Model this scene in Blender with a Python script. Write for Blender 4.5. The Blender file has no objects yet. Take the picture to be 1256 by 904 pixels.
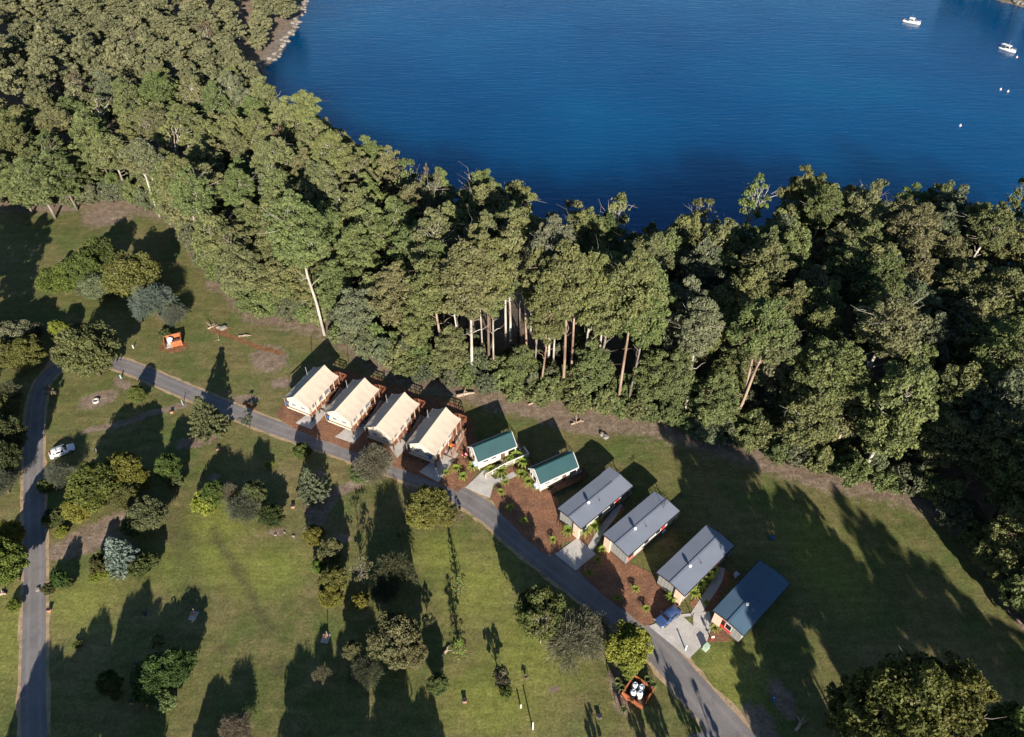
import bpy, bmesh, math, random
import numpy as np
from mathutils import Vector, Matrix

R = math.radians
rng = np.random.default_rng(11)
random.seed(5)
S = bpy.context.scene
COL = S.collection

# ------------------------------------------------------------------ camera, world, sun
CAM_H, FPX, PITCH = 100.0, 880.0, R(43.5)
cam_data = bpy.data.cameras.new('camera')
cam = bpy.data.objects.new('camera', cam_data)
COL.objects.link(cam)
cam.location = (0, 0, CAM_H)
cam.rotation_euler = (R(90) - PITCH, 0, 0)
cam_data.sensor_fit = 'HORIZONTAL'
cam_data.angle = 2 * math.atan(628 / FPX)
cam_data.clip_start = 1.0
cam_data.clip_end = 12000
S.camera = cam

SUN_EL, SHADOW_AZ = R(21.0), R(-12.0)          # shadows run away from the camera, a little to the left
world = bpy.data.worlds.new('World')
S.world = world
world.use_nodes = True
wn = world.node_tree.nodes
bg = wn['Background']
sky = wn.new('ShaderNodeTexSky')
sky.sky_type = 'NISHITA'
sky.sun_disc = False
sky.sun_elevation = SUN_EL
sky.sun_rotation = R(168)
sky.air_density = 1.0
sky.dust_density = 0.2
sky.ozone_density = 3.0
world.node_tree.links.new(sky.outputs[0], bg.inputs[0])
bg.inputs[1].default_value = 0.058

sun_data = bpy.data.lights.new('sun', 'SUN')
sun_data.energy = 5.0
sun_data.angle = R(0.5)
sun_data.color = (1.0, 0.905, 0.77)
sun = bpy.data.objects.new('sun', sun_data)
COL.objects.link(sun)
ldir = Vector((math.sin(SHADOW_AZ) * math.cos(SUN_EL), math.cos(SHADOW_AZ) * math.cos(SUN_EL), -math.sin(SUN_EL)))
sun.rotation_euler = ldir.to_track_quat('-Z', 'Y').to_euler()
sun.location = (0, -100, 200)

S.view_settings.view_transform = 'Standard'
S.view_settings.look = 'None'
S.view_settings.exposure = 1.05
S.view_settings.gamma = 1.0
S.render.engine = 'CYCLES'
S.cycles.max_bounces = 5
S.cycles.diffuse_bounces = 2
S.cycles.glossy_bounces = 3
S.cycles.transparent_max_bounces = 4
S.cycles.use_denoising = True

# ------------------------------------------------------------------ helpers
CP, SP = math.cos(PITCH), math.sin(PITCH)


def at(x, y, z=0.0):
    """Photo pixel (1256 x 904) to the point of the plane at height z that it shows."""
    u, v = (x - 628) / FPX, (y - 452) / FPX
    dx, dy, dz = u, CP - v * SP, -SP - v * CP
    t = (CAM_H - z) / -dz
    return Vector((dx * t, dy * t, z))


def mpp(y, z=0.0):
    """metres per photo pixel at image row y, height z"""
    v = (y - 452) / FPX
    return (CAM_H - z) / (SP + v * CP) / FPX


def project(p):
    d = np.asarray(p, float) - np.array([0, 0, CAM_H])
    w = d[..., 1] * CP - d[..., 2] * SP
    return 628 + FPX * d[..., 0] / w, 452 + FPX * (-d[..., 1] * SP - d[..., 2] * CP) / w


def tag(o, label=None, cat=None, group=None, kind=None):
    if label: o['label'] = label
    if cat: o['category'] = cat
    if group: o['group'] = group
    if kind: o['kind'] = kind
    return o


def thing(name, label, cat, loc=(0, 0, 0), rz=0.0, group=None):
    o = bpy.data.objects.new(name, None)
    o.empty_display_size = 0.3
    COL.objects.link(o)
    o.location = loc
    o.rotation_euler = (0, 0, rz)
    return tag(o, label, cat, group)


def link(name, data, parent=None, loc=None):
    o = bpy.data.objects.new(name, data)
    COL.objects.link(o)
    if parent is not None: o.parent = parent
    if loc is not None: o.location = loc
    return o


class MB:
    """collects quads, boxes and tubes and links them as ONE mesh object"""
    def __init__(s):
        s.v, s.f = [], []

    def quad(s, *pts):
        n = len(s.v)
        s.v += [tuple(p) for p in pts]
        s.f.append(tuple(range(n, n + len(pts))))
        return s

    def box(s, x0, x1, y0, y1, z0, z1, rz=0.0, c=None):
        n = len(s.v)
        pts = [(x, y, z) for z in (z0, z1) for x, y in ((x0, y0), (x1, y0), (x1, y1), (x0, y1))]
        if rz or c:
            cx, cy = c or ((x0 + x1) / 2, (y0 + y1) / 2)
            a, b = math.cos(rz), math.sin(rz)
            pts = [(cx + (x - cx) * a - (y - cy) * b, cy + (x - cx) * b + (y - cy) * a, z) for x, y, z in pts]
        s.v += pts
        s.f += [tuple(n + i for i in q) for q in ((3, 2, 1, 0), (4, 5, 6, 7), (0, 1, 5, 4), (1, 2, 6, 5), (2, 3, 7, 6), (3, 0, 4, 7))]
        return s

    def beam(s, p, q, w=0.1, h=None):
        h = h or w
        p, q = Vector(p), Vector(q)
        d = (q - p).normalized()
        up = Vector((0, 0, 1)) if abs(d.z) < .95 else Vector((1, 0, 0))
        a = d.cross(up).normalized() * (w / 2)
        b = a.cross(d).normalized() * (h / 2)
        n = len(s.v)
        for c in (p, q):
            s.v += [tuple(c + a * i + b * j) for i, j in ((-1, -1), (1, -1), (1, 1), (-1, 1))]
        s.f += [tuple(n + i for i in k) for k in ((3, 2, 1, 0), (4, 5, 6, 7), (0, 1, 5, 4), (1, 2, 6, 5), (2, 3, 7, 6), (3, 0, 4, 7))]
        return s

    def tube(s, pts, rad, sides=6, cap=True):
        pts = [Vector(p) for p in pts]
        rad = rad if hasattr(rad, '__len__') else [rad] * len(pts)
        n0 = len(s.v)
        for i, p in enumerate(pts):
            d = (pts[min(i + 1, len(pts) - 1)] - pts[max(i - 1, 0)]).normalized()
            up = Vector((0, 0, 1)) if abs(d.z) < .9 else Vector((1, 0, 0))
            a = d.cross(up).normalized()
            b = a.cross(d).normalized()
            for k in range(sides):
                t = 2 * math.pi * k / sides
                s.v.append(tuple(p + (a * math.cos(t) + b * math.sin(t)) * rad[i]))
        for i in range(len(pts) - 1):
            for k in range(sides):
                k2 = (k + 1) % sides
                s.f.append((n0 + i * sides + k2, n0 + i * sides + k, n0 + (i + 1) * sides + k, n0 + (i + 1) * sides + k2))
        if cap:
            s.f.append(tuple(n0 + k for k in range(sides)))
            s.f.append(tuple(n0 + (len(pts) - 1) * sides + k for k in reversed(range(sides))))
        return s

    def lathe(s, prof, sides=10, c=(0, 0, 0)):
        n0 = len(s.v)
        for r, z in prof:
            for k in range(sides):
                t = 2 * math.pi * k / sides
                s.v.append((c[0] + r * math.cos(t), c[1] + r * math.sin(t), c[2] + z))
        for i in range(len(prof) - 1):
            for k in range(sides):
                k2 = (k + 1) % sides
                s.f.append((n0 + i * sides + k, n0 + i * sides + k2, n0 + (i + 1) * sides + k2, n0 + (i + 1) * sides + k))
        s.f.append(tuple(n0 + k for k in reversed(range(sides))))
        s.f.append(tuple(n0 + (len(prof) - 1) * sides + k for k in range(sides)))
        return s

    def mesh(s, name, m, smooth=False):
        me = bpy.data.meshes.new(name)
        me.from_pydata(s.v, [], s.f)
        me.materials.append(m)
        if smooth:
            me.polygons.foreach_set('use_smooth', [True] * len(me.polygons))
        me.update()
        return me

    def build(s, name, m, parent=None, smooth=False, loc=None):
        return link(name, s.mesh(name, m, smooth), parent, loc)


def np_mesh(name, verts, quads, m, attrs=None, smooth=False):
    me = bpy.data.meshes.new(name)
    nv, nf = len(verts), len(quads)
    k = quads.shape[1]
    me.vertices.add(nv)
    me.vertices.foreach_set('co', np.ascontiguousarray(verts, np.float32).ravel())
    me.loops.add(nf * k)
    me.loops.foreach_set('vertex_index', np.ascontiguousarray(quads, np.int32).ravel())
    me.polygons.add(nf)
    me.polygons.foreach_set('loop_start', np.arange(0, nf * k, k, dtype=np.int32))
    me.polygons.foreach_set('loop_total', np.full(nf, k, np.int32))
    if smooth: me.polygons.foreach_set('use_smooth', np.ones(nf, bool))
    for an, av in (attrs or {}).items():
        me.attributes.new(an, 'FLOAT', 'POINT').data.foreach_set('value', np.ascontiguousarray(av, np.float32))
    me.materials.append(m)
    me.update(calc_edges=True)
    return me


# ------------------------------------------------------------------ materials
class NT:
    def __init__(s, name):
        s.m = bpy.data.materials.new(name)
        s.m.use_nodes = True
        s.t = s.m.node_tree
        s.p = s.t.nodes['Principled BSDF']
        s.out = s.t.nodes['Material Output']

    def n(s, t, **k):
        x = s.t.nodes.new('ShaderNode' + t)
        for a, b in k.items(): setattr(x, a, b)
        return x

    def l(s, a, b): s.t.links.new(a, b)

    def pos(s, scale=(1, 1, 1), rot=0.0):
        g = s.n('NewGeometry')
        mp = s.n('Mapping')
        mp.inputs['Scale'].default_value = scale
        mp.inputs['Rotation'].default_value = (0, 0, rot)
        s.l(g.outputs['Position'], mp.inputs['Vector'])
        return mp.outputs[0]

    def noise(s, scale, detail=3, rough=.55, vec=None):
        x = s.n('TexNoise')
        x.inputs['Scale'].default_value = scale
        x.inputs['Detail'].default_value = detail
        x.inputs['Roughness'].default_value = rough
        s.l(vec if vec is not None else s.pos(), x.inputs['Vector'])
        return x.outputs['Fac']

    def ramp(s, fac, stops, interp='LINEAR'):
        x = s.n('ValToRGB')
        x.color_ramp.interpolation = interp
        e = x.color_ramp.elements
        while len(e) < len(stops): e.new(0.5)
        for i, (p, c) in enumerate(stops):
            e[i].position = p
            e[i].color = (c, c, c, 1) if not hasattr(c, '__len__') else (*c, 1)
        s.l(fac, x.inputs[0])
        return x.outputs[0]

    def mix(s, fac, a, b, mode='MIX'):
        x = s.n('Mix', data_type='RGBA', blend_type=mode)
        for v, i in ((fac, 0), (a, 6), (b, 7)):
            if hasattr(v, 'links'): s.l(v, x.inputs[i])
            elif i == 0: x.inputs[0].default_value = v
            else: x.inputs[i].default_value = (*v, 1)
        return x.outputs[2]

    def math(s, op, a, b=0.0):
        x = s.n('Math', operation=op)
        for v, i in ((a, 0), (b, 1)):
            if hasattr(v, 'links'): s.l(v, x.inputs[i])
            else: x.inputs[i].default_value = v
        return x.outputs[0]

    def attr(s, name):
        x = s.n('Attribute', attribute_name=name)
        return x.outputs['Fac']

    def bump(s, h, strength=.3, dist=.1):
        x = s.n('Bump')
        x.inputs['Strength'].default_value = strength
        x.inputs['Distance'].default_value = dist
        s.l(h, x.inputs['Height'])
        s.l(x.outputs[0], s.p.inputs['Normal'])

    def base(s, c):
        if hasattr(c, 'links'): s.l(c, s.p.inputs['Base Color'])
        else: s.p.inputs['Base Color'].default_value = (*c, 1)

    def set(s, **k):
        for a, b in k.items(): s.p.inputs[a.replace('_', ' ')].default_value = b
        return s


def plain(name, c, rough=.6, var=.18, scale=1.5, metal=0.0, bump=0.0, spec=.3):
    m = NT(name)
    f = m.noise(scale, 4)
    lo = tuple(x * (1 - var) for x in c)
    hi = tuple(min(1, x * (1 + var)) for x in c)
    m.base(m.ramp(f, [(.3, lo), (.7, hi)]))
    m.set(Roughness=rough, Metallic=metal)
    m.p.inputs['Specular IOR Level'].default_value = spec
    if bump: m.bump(m.noise(scale * 6, 3), bump, .03)
    return m.m


def leaf_material(name, rough=.6):
    m = NT(name)
    oi = m.n('ObjectInfo')
    tint = m.attr('tint')
    c = m.mix(1.0, oi.outputs['Color'], m.ramp(tint, [(0, (.62, .64, .60)), (.5, (1, 1, 1)), (1, (1.38, 1.3, 1.2))]), 'MULTIPLY')
    m.base(c)
    m.set(Roughness=rough)
    m.p.inputs['Specular IOR Level'].default_value = .25
    tr = m.n('BsdfTranslucent')
    m.l(c, tr.inputs['Color'])
    mx = m.n('MixShader')
    mx.inputs[0].default_value = .28
    m.l(m.p.outputs[0], mx.inputs[1])
    m.l(tr.outputs[0], mx.inputs[2])
    m.l(mx.outputs[0], m.out.inputs[0])
    return m.m


def bark_material():
    m = NT('bark')
    oi = m.n('ObjectInfo')
    f = m.noise(.6, 4, .6, m.pos((1, 1, .35)))
    c = m.mix(1.0, oi.outputs['Color'], m.ramp(f, [(.35, (.5, .42, .38)), (.6, (1, 1, 1))]), 'MULTIPLY')
    m.base(c)
    m.set(Roughness=.8)
    return m.m


def ground_material():
    m = NT('meadow_ground')
    big, mid = m.noise(.035, 3), m.noise(.22, 4, .6)
    fine = m.noise(2.6, 4, .7)
    vf = m.noise(9, 2, .7)
    g = m.ramp(big, [(.34, (.090, .106, .032)), (.5, (.130, .130, .046)), (.66, (.170, .147, .066))])
    g = m.mix(m.ramp(mid, [(.44, 0), (.66, .8)]), g, (.185, .150, .070))
    g = m.mix(m.ramp(m.noise(.11, 4, .65, m.pos((1, 1, 1), 1.0)), [(.48, 0), (.64, .75)]), g, (.088, .122, .034))
    g = m.mix(m.math('MULTIPLY', m.attr('lush'), .8), g, (.20, .222, .046))
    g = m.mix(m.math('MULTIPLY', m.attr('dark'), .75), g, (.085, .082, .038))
    soilc = m.ramp(m.noise(.7, 5, .7), [(.3, (.15, .108, .080)), (.55, (.235, .178, .135)), (.75, (.31, .25, .195))])
    sf = m.math('ADD', m.attr('soil'), m.math('MULTIPLY', m.math('SUBTRACT', m.noise(.9, 5, .7), .5), 1.3))
    g = m.mix(m.ramp(sf, [(.38, 0), (.66, 1)]), g, soilc)
    redc = m.ramp(m.noise(1.1, 4), [(.3, (.15, .075, .038)), (.7, (.26, .135, .065))])
    rf = m.math('ADD', m.attr('redsoil'), m.math('MULTIPLY', m.math('SUBTRACT', m.noise(1.2, 4, .7), .5), 1.0))
    g = m.mix(m.ramp(rf, [(.4, 0), (.62, 1)]), g, redc)
    g = m.mix(1.0, g, m.ramp(fine, [(.25, .55), (.75, 1.42)]), 'MULTIPLY')
    g = m.mix(1.0, g, m.ramp(vf, [(.25, .7), (.75, 1.3)]), 'MULTIPLY')
    # the bank at the water: pale rock and silt by the height of the ground
    sx = m.n('SeparateXYZ')
    m.l(m.pos(), sx.inputs[0])
    rock = m.ramp(m.noise(.8, 5, .75), [(.3, (.09, .075, .06)), (.6, (.23, .195, .165)), (.8, (.34, .30, .26))])
    zf = m.n('MapRange')
    zf.inputs['From Min'].default_value, zf.inputs['From Max'].default_value = -4.0, -4.4
    m.l(sx.outputs[2], zf.inputs['Value'])
    g = m.mix(zf.outputs[0], g, rock)
    g = m.mix(1.0, g, m.ramp(m.noise(.75, 6, .7), [(.3, .72), (.7, 1.24)]), 'MULTIPLY')
    g = m.mix(1.0, g, m.ramp(m.noise(.5, 4, .6, m.pos((.22, 1.5, 1), R(-35))), [(.35, .86), (.65, 1.12)]), 'MULTIPLY')
    m.base(g)
    m.set(Roughness=.9)
    m.p.inputs['Specular IOR Level'].default_value = .15
    h = m.math('ADD', m.math('MULTIPLY', m.noise(1.6, 4, .7), .6), m.math('MULTIPLY', vf, .35))
    m.bump(h, .75, .16)
    return m.m


def asphalt_material():
    m = NT('road_asphalt')
    f, b = m.noise(6, 4, .7), m.noise(.25, 4, .65)
    c = m.ramp(b, [(.3, (.132, .122, .125)), (.5, (.168, .156, .158)), (.7, (.20, .186, .186))])
    c = m.mix(m.ramp(m.attr('track'), [(.2, 0), (.9, .4)]), c, (.25, .232, .228))
    c = m.mix(m.ramp(m.noise(.5, 5, .75, m.pos((1, 1, 1), .4)), [(.56, 0), (.61, .5)]), c, (.125, .114, .115))
    c = m.mix(m.ramp(m.noise(.9, 6, .8, m.pos((1, .5, 1), .9)), [(.62, 0), (.66, .55)]), c, (.33, .30, .285))
    c = m.mix(1.0, c, m.ramp(f, [(.25, .78), (.75, 1.2)]), 'MULTIPLY')
    m.base(c)
    m.set(Roughness=.88)
    m.bump(f, .4, .02)
    return m.m


def concrete_material():
    m = NT('pale_concrete')
    b, f = m.noise(.5, 5, .65), m.noise(7, 3)
    c = m.ramp(b, [(.3, (.38, .355, .33)), (.55, (.48, .455, .425)), (.75, (.55, .525, .49))])
    c = m.mix(1.0, c, m.ramp(f, [(.3, .85), (.7, 1.12)]), 'MULTIPLY')
    m.base(c)
    m.set(Roughness=.85)
    return m.m


def mulch_material():
    m = NT('red_bark_mulch')
    f, g = m.noise(3.2, 5, .75), m.noise(.35, 3)
    c = m.ramp(f, [(.28, (.085, .038, .022)), (.5, (.235, .108, .058)), (.72, (.40, .215, .125))])
    c = m.mix(m.ramp(g, [(.4, 0), (.62, .6)]), c, (.11, .055, .036))
    c = m.mix(m.ramp(m.noise(1.1, 5, .8), [(.56, 0), (.68, .7)]), c, (.36, .22, .14))
    m.base(c)
    m.set(Roughness=.95)
    m.bump(f, .9, .12)
    return m.m


def water_material():
    m = NT('bay_water')
    big = m.noise(.012, 4, .6)
    c = m.ramp(big, [(.35, (.0001, .052, .160)), (.55, (.0001, .068, .190)), (.7, (.0001, .084, .200))])
    m.base(c)
    m.set(Roughness=.09, IOR=1.33)
    m.p.subsurface_method = 'BURLEY'
    m.p.inputs['Subsurface Weight'].default_value = 1.0
    m.p.inputs['Subsurface Radius'].default_value = (1.0, 1.0, 1.0)
    m.p.inputs['Subsurface Scale'].default_value = 100.0
    m.p.inputs['Specular IOR Level'].default_value = .28
    w1 = m.noise(.55, 3, .6, m.pos((.22, 1, 1), R(-7)))
    w2 = m.noise(1.4, 3, .6, m.pos((.35, 1, 1), R(6)))
    w3 = m.noise(.05, 2, .5, m.pos((.5, 1, 1), R(-10)))
    h = m.math('ADD', m.math('ADD', m.math('MULTIPLY', w1, .75), m.math('MULTIPLY', w2, .22)), m.math('MULTIPLY', w3, .8))
    m.bump(h, .32, .6)
    return m.m


M = {}
M['ground'] = ground_material()
M['asphalt'] = asphalt_material()
M['concrete'] = concrete_material()
M['mulch'] = mulch_material()
M['water'] = water_material()
M['leaf'] = leaf_material('foliage')
M['bark'] = bark_material()
def verge_material():
    m = NT('dry_verge_gravel')
    c = m.ramp(m.noise(1.1, 5, .7), [(.3, (.24, .165, .10)), (.55, (.37, .265, .165)), (.75, (.46, .35, .235))])
    c = m.mix(m.ramp(m.noise(.45, 5, .75), [(.52, 0), (.62, .85)]), c, (.135, .135, .048))
    c = m.mix(1.0, c, m.ramp(m.noise(8, 2, .7), [(.25, .75), (.75, 1.25)]), 'MULTIPLY')
    m.base(c)
    m.set(Roughness=.95)
    m.bump(m.noise(7, 3), .5, .03)
    return m.m


M['verge'] = verge_material()
M['canvas'] = plain('cream_canvas', (.50, .43, .35), .85, .07, .8)
M['canvas_wall'] = plain('cream_canvas_wall', (.58, .50, .41), .85, .1, 1.2)
M['canvas_window'] = plain('grey_mesh_window', (.17, .17, .2), .5, .1)
M['red_timber'] = plain('red_brown_timber', (.25, .095, .052), .75, .3, 2.5)
M['dark_timber'] = plain('dark_stained_timber', (.10, .055, .036), .8, .3, 2.5)
M['grey_timber'] = plain('weathered_timber', (.30, .25, .21), .85, .2, 2.5)
M['rust_panel'] = plain('rust_red_panel', (.36, .085, .045), .7, .15)
M['yellow'] = plain('yellow_paint', (.75, .46, .05), .5, .1)
M['teal_roof'] = plain('teal_sheet_roof', (.006, .046, .054), .42, .14, .5, spec=.4)
M['grey_roof'] = plain('blue_grey_sheet_roof', (.195, .218, .275), .5, .07, .35, spec=.4)
M['shaded_roof'] = plain('shaded_grey_sheet_roof', (.08, .135, .195), .5, .07, .35, spec=.4)  # grey roof sheet darkened and blued, tree shade painted into its colour
M['trim_white'] = plain('white_paint', (.72, .70, .66), .5, .06)
M['cream_wall'] = plain('cream_wall_sheet', (.56, .47, .38), .7, .08)
M['grey_wall'] = plain('grey_wall_cladding', (.235, .235, .225), .7, .08)
M['pale_wall'] = plain('pale_wall_cladding', (.42, .40, .37), .7, .08)
M['pink_panel'] = plain('salmon_cream_cladding', (.68, .47, .37), .7, .08)
M['red_paint'] = plain('red_paint', (.52, .035, .03), .45, .08)
M['glass'] = plain('dark_window_glass', (.012, .014, .018), .12, .1, spec=.35)
M['metal'] = plain('galvanised_metal', (.48, .52, .55), .35, .1, metal=.6)
M['dark_metal'] = plain('dark_metal', (.05, .05, .055), .5, .1, metal=.4)
M['white_plastic'] = plain('white_plastic', (.74, .76, .76), .35, .05)
M['pole_white'] = plain('white_post_paint', (.78, .78, .76), .5, .05)
M['orange_timber'] = plain('orange_stained_timber', (.40, .13, .055), .7, .3, 2)
M['green_box'] = plain('pale_green_box', (.42, .55, .42), .5, .06)
M['blue_plastic'] = plain('blue_plastic', (.035, .11, .22), .4, .08)
M['light_blue'] = plain('light_blue_plastic', (.36, .46, .6), .4, .08)
M['black_rubber'] = plain('black_rubber', (.018, .018, .02), .8, .1)
M['rim'] = plain('alloy_rim', (.4, .4, .42), .3, .05, metal=.8)
M['car_blue'] = plain('silver_blue_car_paint', (.055, .10, .235), .25, .04, metal=.3, spec=.6)
M['car_white'] = plain('white_car_paint', (.80, .80, .82), .25, .03, spec=.6)
M['lamp'] = plain('headlamp_glass', (.6, .62, .64), .12, .05)
M['tail'] = plain('tail_lamp_red', (.4, .02, .02), .2, .05)
M['pink_cloth'] = plain('pink_cloth', (.75, .22, .26), .9, .1)
M['rock'] = plain('pale_rock', (.21, .19, .17), .9, .25, 1.2, bump=.6)
M['dead_wood'] = plain('dead_wood', (.34, .26, .2), .9, .25, 1.5)
M['hull'] = plain('white_boat_hull', (.8, .8, .78), .3, .04)
M['boat_blue'] = plain('boat_blue_deck', (.12, .3, .5), .5, .08)
M['buoy_pink'] = plain('pale_pink_buoy', (.8, .55, .48), .5, .05)
M['terracotta'] = plain('terracotta_block', (.42, .2, .12), .85, .15)

# ------------------------------------------------------------------ the lie of the land
WATER_Z = -5.0
SHORE = [(-130, 900), (-104, 470), at(380, -22, -5)[:2], at(375, 8, -5)[:2], at(360, 42, -5)[:2], at(335, 76, -5)[:2], at(313, 104, -5)[:2],
         (-84, 236), (-72, 218), (-60, 203), (-46, 188), (-30, 173), (-13, 156), (0, 145), (20, 143), (40, 142), (58, 151),
         (78, 157), (98, 152), (130, 145), (175, 138), (260, 120), (420, 60), (900, 0)]
BAY = np.array([tuple(p) for p in SHORE] + [(3000, 0), (3000, 4000), (-130, 4000)], float)
HEAD = np.array([tuple(at(1213, -4, -5)[:2]), tuple(at(1232, 3, -5)[:2]), tuple(at(1258, 10, -5)[:2]), (262, 330), (330, 325), (460, 360), (480, 480), (300, 520), (216, 420)], float)


def seg_dist(P, poly):
    d = np.full(len(P), 1e9)
    for a, b in zip(poly, np.roll(poly, -1, 0)):
        ab = b - a
        t = np.clip(((P - a) @ ab) / (ab @ ab), 0, 1)
        d = np.minimum(d, np.hypot(*(P - a - t[:, None] * ab).T))
    return d


def inside(P, poly):
    c = np.zeros(len(P), bool)
    for (x1, y1), (x2, y2) in zip(poly, np.roll(poly, -1, 0)):
        k = ((y1 > P[:, 1]) != (y2 > P[:, 1]))
        with np.errstate(divide='ignore', invalid='ignore'):
            c ^= k & (P[:, 0] < (x2 - x1) * (P[:, 1] - y1) / (y2 - y1) + x1)
    return c


def land_dist(P):
    """metres inland from the water line (negative out in the bay)"""
    P = np.atleast_2d(np.asarray(P, float))
    d = seg_dist(P, BAY)
    d = np.where(inside(P, BAY), -d, d)
    h = seg_dist(P, HEAD)
    return np.maximum(d, np.where(inside(P, HEAD), h, -h))


def land_height(P):
    P = np.atleast_2d(np.asarray(P, float))
    d = land_dist(P)
    wob = .8 * np.sin(P[:, 0] * .31 + 1.3 * np.sin(P[:, 1] * .23)) + .5 * np.sin(P[:, 1] * .53 + P[:, 0] * .17)
    d2 = d + np.where(d < 12, wob, 0)
    t = np.clip((d2 - 4) / 28, 0, 1)
    up = -4.2 + 4.2 * (t * t * (3 - 2 * t))
    return np.where(d2 < 0, np.maximum(-5.1 + d2 * .22, -16), np.where(d2 < 4, -5.1 + d2 * .225, up))


def hz(x, y):
    return float(land_height([(x, y)])[0])


def axis(lo, hi, fine_lo, fine_hi, fine, coarse):
    a = list(np.arange(lo, fine_lo, coarse)) + list(np.arange(fine_lo, fine_hi, fine)) + list(np.arange(fine_hi, hi, coarse))
    g, step = [], coarse
    left, right = [a[0]], [a[-1]]
    while right[-1] < 5000:
        step *= 1.5
        right.append(right[-1] + step)
        left.append(left[-1] - step)
    return np.array(left[:0:-1] + a + right[1:])


gx = axis(-262, 280, -82, 82, .7, 3)
gy = axis(-40, 470, 28, 122, .7, 3)
GX, GY = np.meshgrid(gx, gy)
GP = np.stack([GX.ravel(), GY.ravel()], 1)
GZ = land_height(GP)
FRONT = np.array([(-400, 190), (-230, 182), (-136, 168), (-121, 166), (-108, 169), (-90, 163), (-74, 142), (-58, 122), (-41, 117), (-29, 107), (-17, 101), (-11, 100),
                  (-1, 96), (11, 93), (26, 90), (40, 84), (53, 78), (66, 75), (72, 69.5), (73, 60), (75, 50), (88, 32), (130, 10)], float)


def front_y(x):
    return np.interp(x, FRONT[:, 0], FRONT[:, 1])


def ell(cx, cy, rx, ry, rot=0.0):
    """a patch given where the photo shows it: centre pixel, half sizes in metres"""
    c = at(cx, cy)
    dx, dy = GP[:, 0] - c.x, GP[:, 1] - c.y
    a, b = math.cos(rot), math.sin(rot)
    r = np.hypot((dx * a + dy * b) / rx, (-dx * b + dy * a) / ry)
    return np.clip(1.4 - r, 0, 1)


def streak(px, w):
    pts = np.array([tuple(at(*p)[:2]) for p in px])
    d = np.full(len(GP), 1e9)
    for a, b in zip(pts[:-1], pts[1:]):
        ab = b - a
        t = np.clip(((GP - a) @ ab) / (ab @ ab), 0, 1)
        d = np.minimum(d, np.hypot(*(GP - a - t[:, None] * ab).T))
    return np.clip(1.4 - d / w, 0, 1)


soil = np.zeros(len(GP))
for e in (ell(120, 490, 4.2, 2.6, .5), ell(243, 540, 4.5, 2, .35), ell(98, 668, 7, 2.6, .35), ell(140, 640, 4, 2, .5), ell(112, 655, 6, 2.4, .5),
          ell(300, 490, 3, 1.5), ell(345, 470, 2.5, 1.8), ell(512, 595, 3, 1.6, -.4), ell(262, 585, 1.4, .9), ell(340, 652, 1.8, .8), ell(705, 520, 9, 2.5, -.25),
          ell(930, 888, 2.4, 3.2, .3), ell(960, 858, 1.6, 3.2, .3), ell(130, 265, 7, 6), ell(270, 340, 3, 6), ell(330, 440, 4, 5, .6), ell(150, 470, 3, 1.2, -.5),
          ell(755, 750, 2.5, 3, -.6), ell(680, 845, .8, .7), ell(420, 660, 1.6, 1), ell(385, 600, 1.4, 5, -.1)):
    soil = np.maximum(soil, e)
for e in (streak([(105, 528), (150, 520), (185, 507), (225, 497)], .9), streak([(380, 655), (395, 630), (410, 605), (440, 592)], 1.3),
          streak([(385, 640), (383, 600)], 1.2), streak([(770, 790), (755, 830), (765, 868)], 1.2)):
    soil = np.maximum(soil, e)
fr = GP[:, 1] - front_y(GP[:, 0])                       # metres behind the forest's front
soil = np.maximum(soil, np.clip(.95 + fr / 7, 0, 1) * np.where(GP[:, 0] > -25, 1, .75))
redsoil = np.maximum(np.maximum(streak([(262, 406), (290, 415), (320, 427), (345, 433)], .7), ell(213, 425, 3.4, 2.2)), ell(270, 404, 2.4, 1.6))
redsoil = np.maximum(redsoil, np.maximum(ell(305, 500, 2.2, 1.2, -.4), ell(520, 595, 2, 1, -.4)))
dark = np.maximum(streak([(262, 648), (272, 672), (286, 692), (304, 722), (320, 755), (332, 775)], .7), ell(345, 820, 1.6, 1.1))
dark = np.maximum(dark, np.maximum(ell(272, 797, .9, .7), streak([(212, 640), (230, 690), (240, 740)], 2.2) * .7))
lush = np.zeros(len(GP))
for e in (ell(270, 640, 6, 4), ell(250, 690, 7, 5), ell(330, 700, 6, 5), ell(590, 720, 6, 7), ell(650, 800, 7, 8), ell(10, 780, 6, 10), ell(540, 680, 5, 4), ell(900, 840, 5, 6),
          ell(1010, 690, 5, 10, .3), ell(100, 740, 6, 5), ell(610, 860, 8, 5)):
    lush = np.maximum(lush, e * .8)
ni, nj = len(gy), len(gx)
idx = np.arange(ni * nj).reshape(ni, nj)
Q = np.stack([idx[:-1, :-1], idx[:-1, 1:], idx[1:, 1:], idx[1:, :-1]], -1).reshape(-1, 4)
terrain = link('ground', np_mesh('ground', np.column_stack([GP, GZ]), Q, M['ground'], dict(soil=soil, redsoil=redsoil, dark=dark, lush=lush), smooth=True))
tag(terrain, kind='structure')
water = MB().quad((-5000, -50, WATER_Z), (5000, -50, WATER_Z), (5000, 5400, WATER_Z), (-5000, 5400, WATER_Z)).build('water', M['water'])
tag(water, kind='structure')


# ------------------------------------------------------------------ roads, verges, beds, pads
def smooth_line(pts, step=1.2):
    P = [Vector(p) for p in pts]
    P = [P[0] * 2 - P[1]] + P + [P[-1] * 2 - P[-2]]
    out = []
    for i in range(1, len(P) - 2):
        n = max(2, int((P[i + 1] - P[i]).length / step))
        for k in range(n):
            t = k / n
            a, b, c, d = P[i - 1], P[i], P[i + 1], P[i + 2]
            out.append(.5 * ((2 * b) + (c - a) * t + (2 * a - 5 * b + 4 * c - d) * t * t + (3 * b - 3 * c + d - a) * t ** 3))
    return out + [P[-2]]


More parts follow.
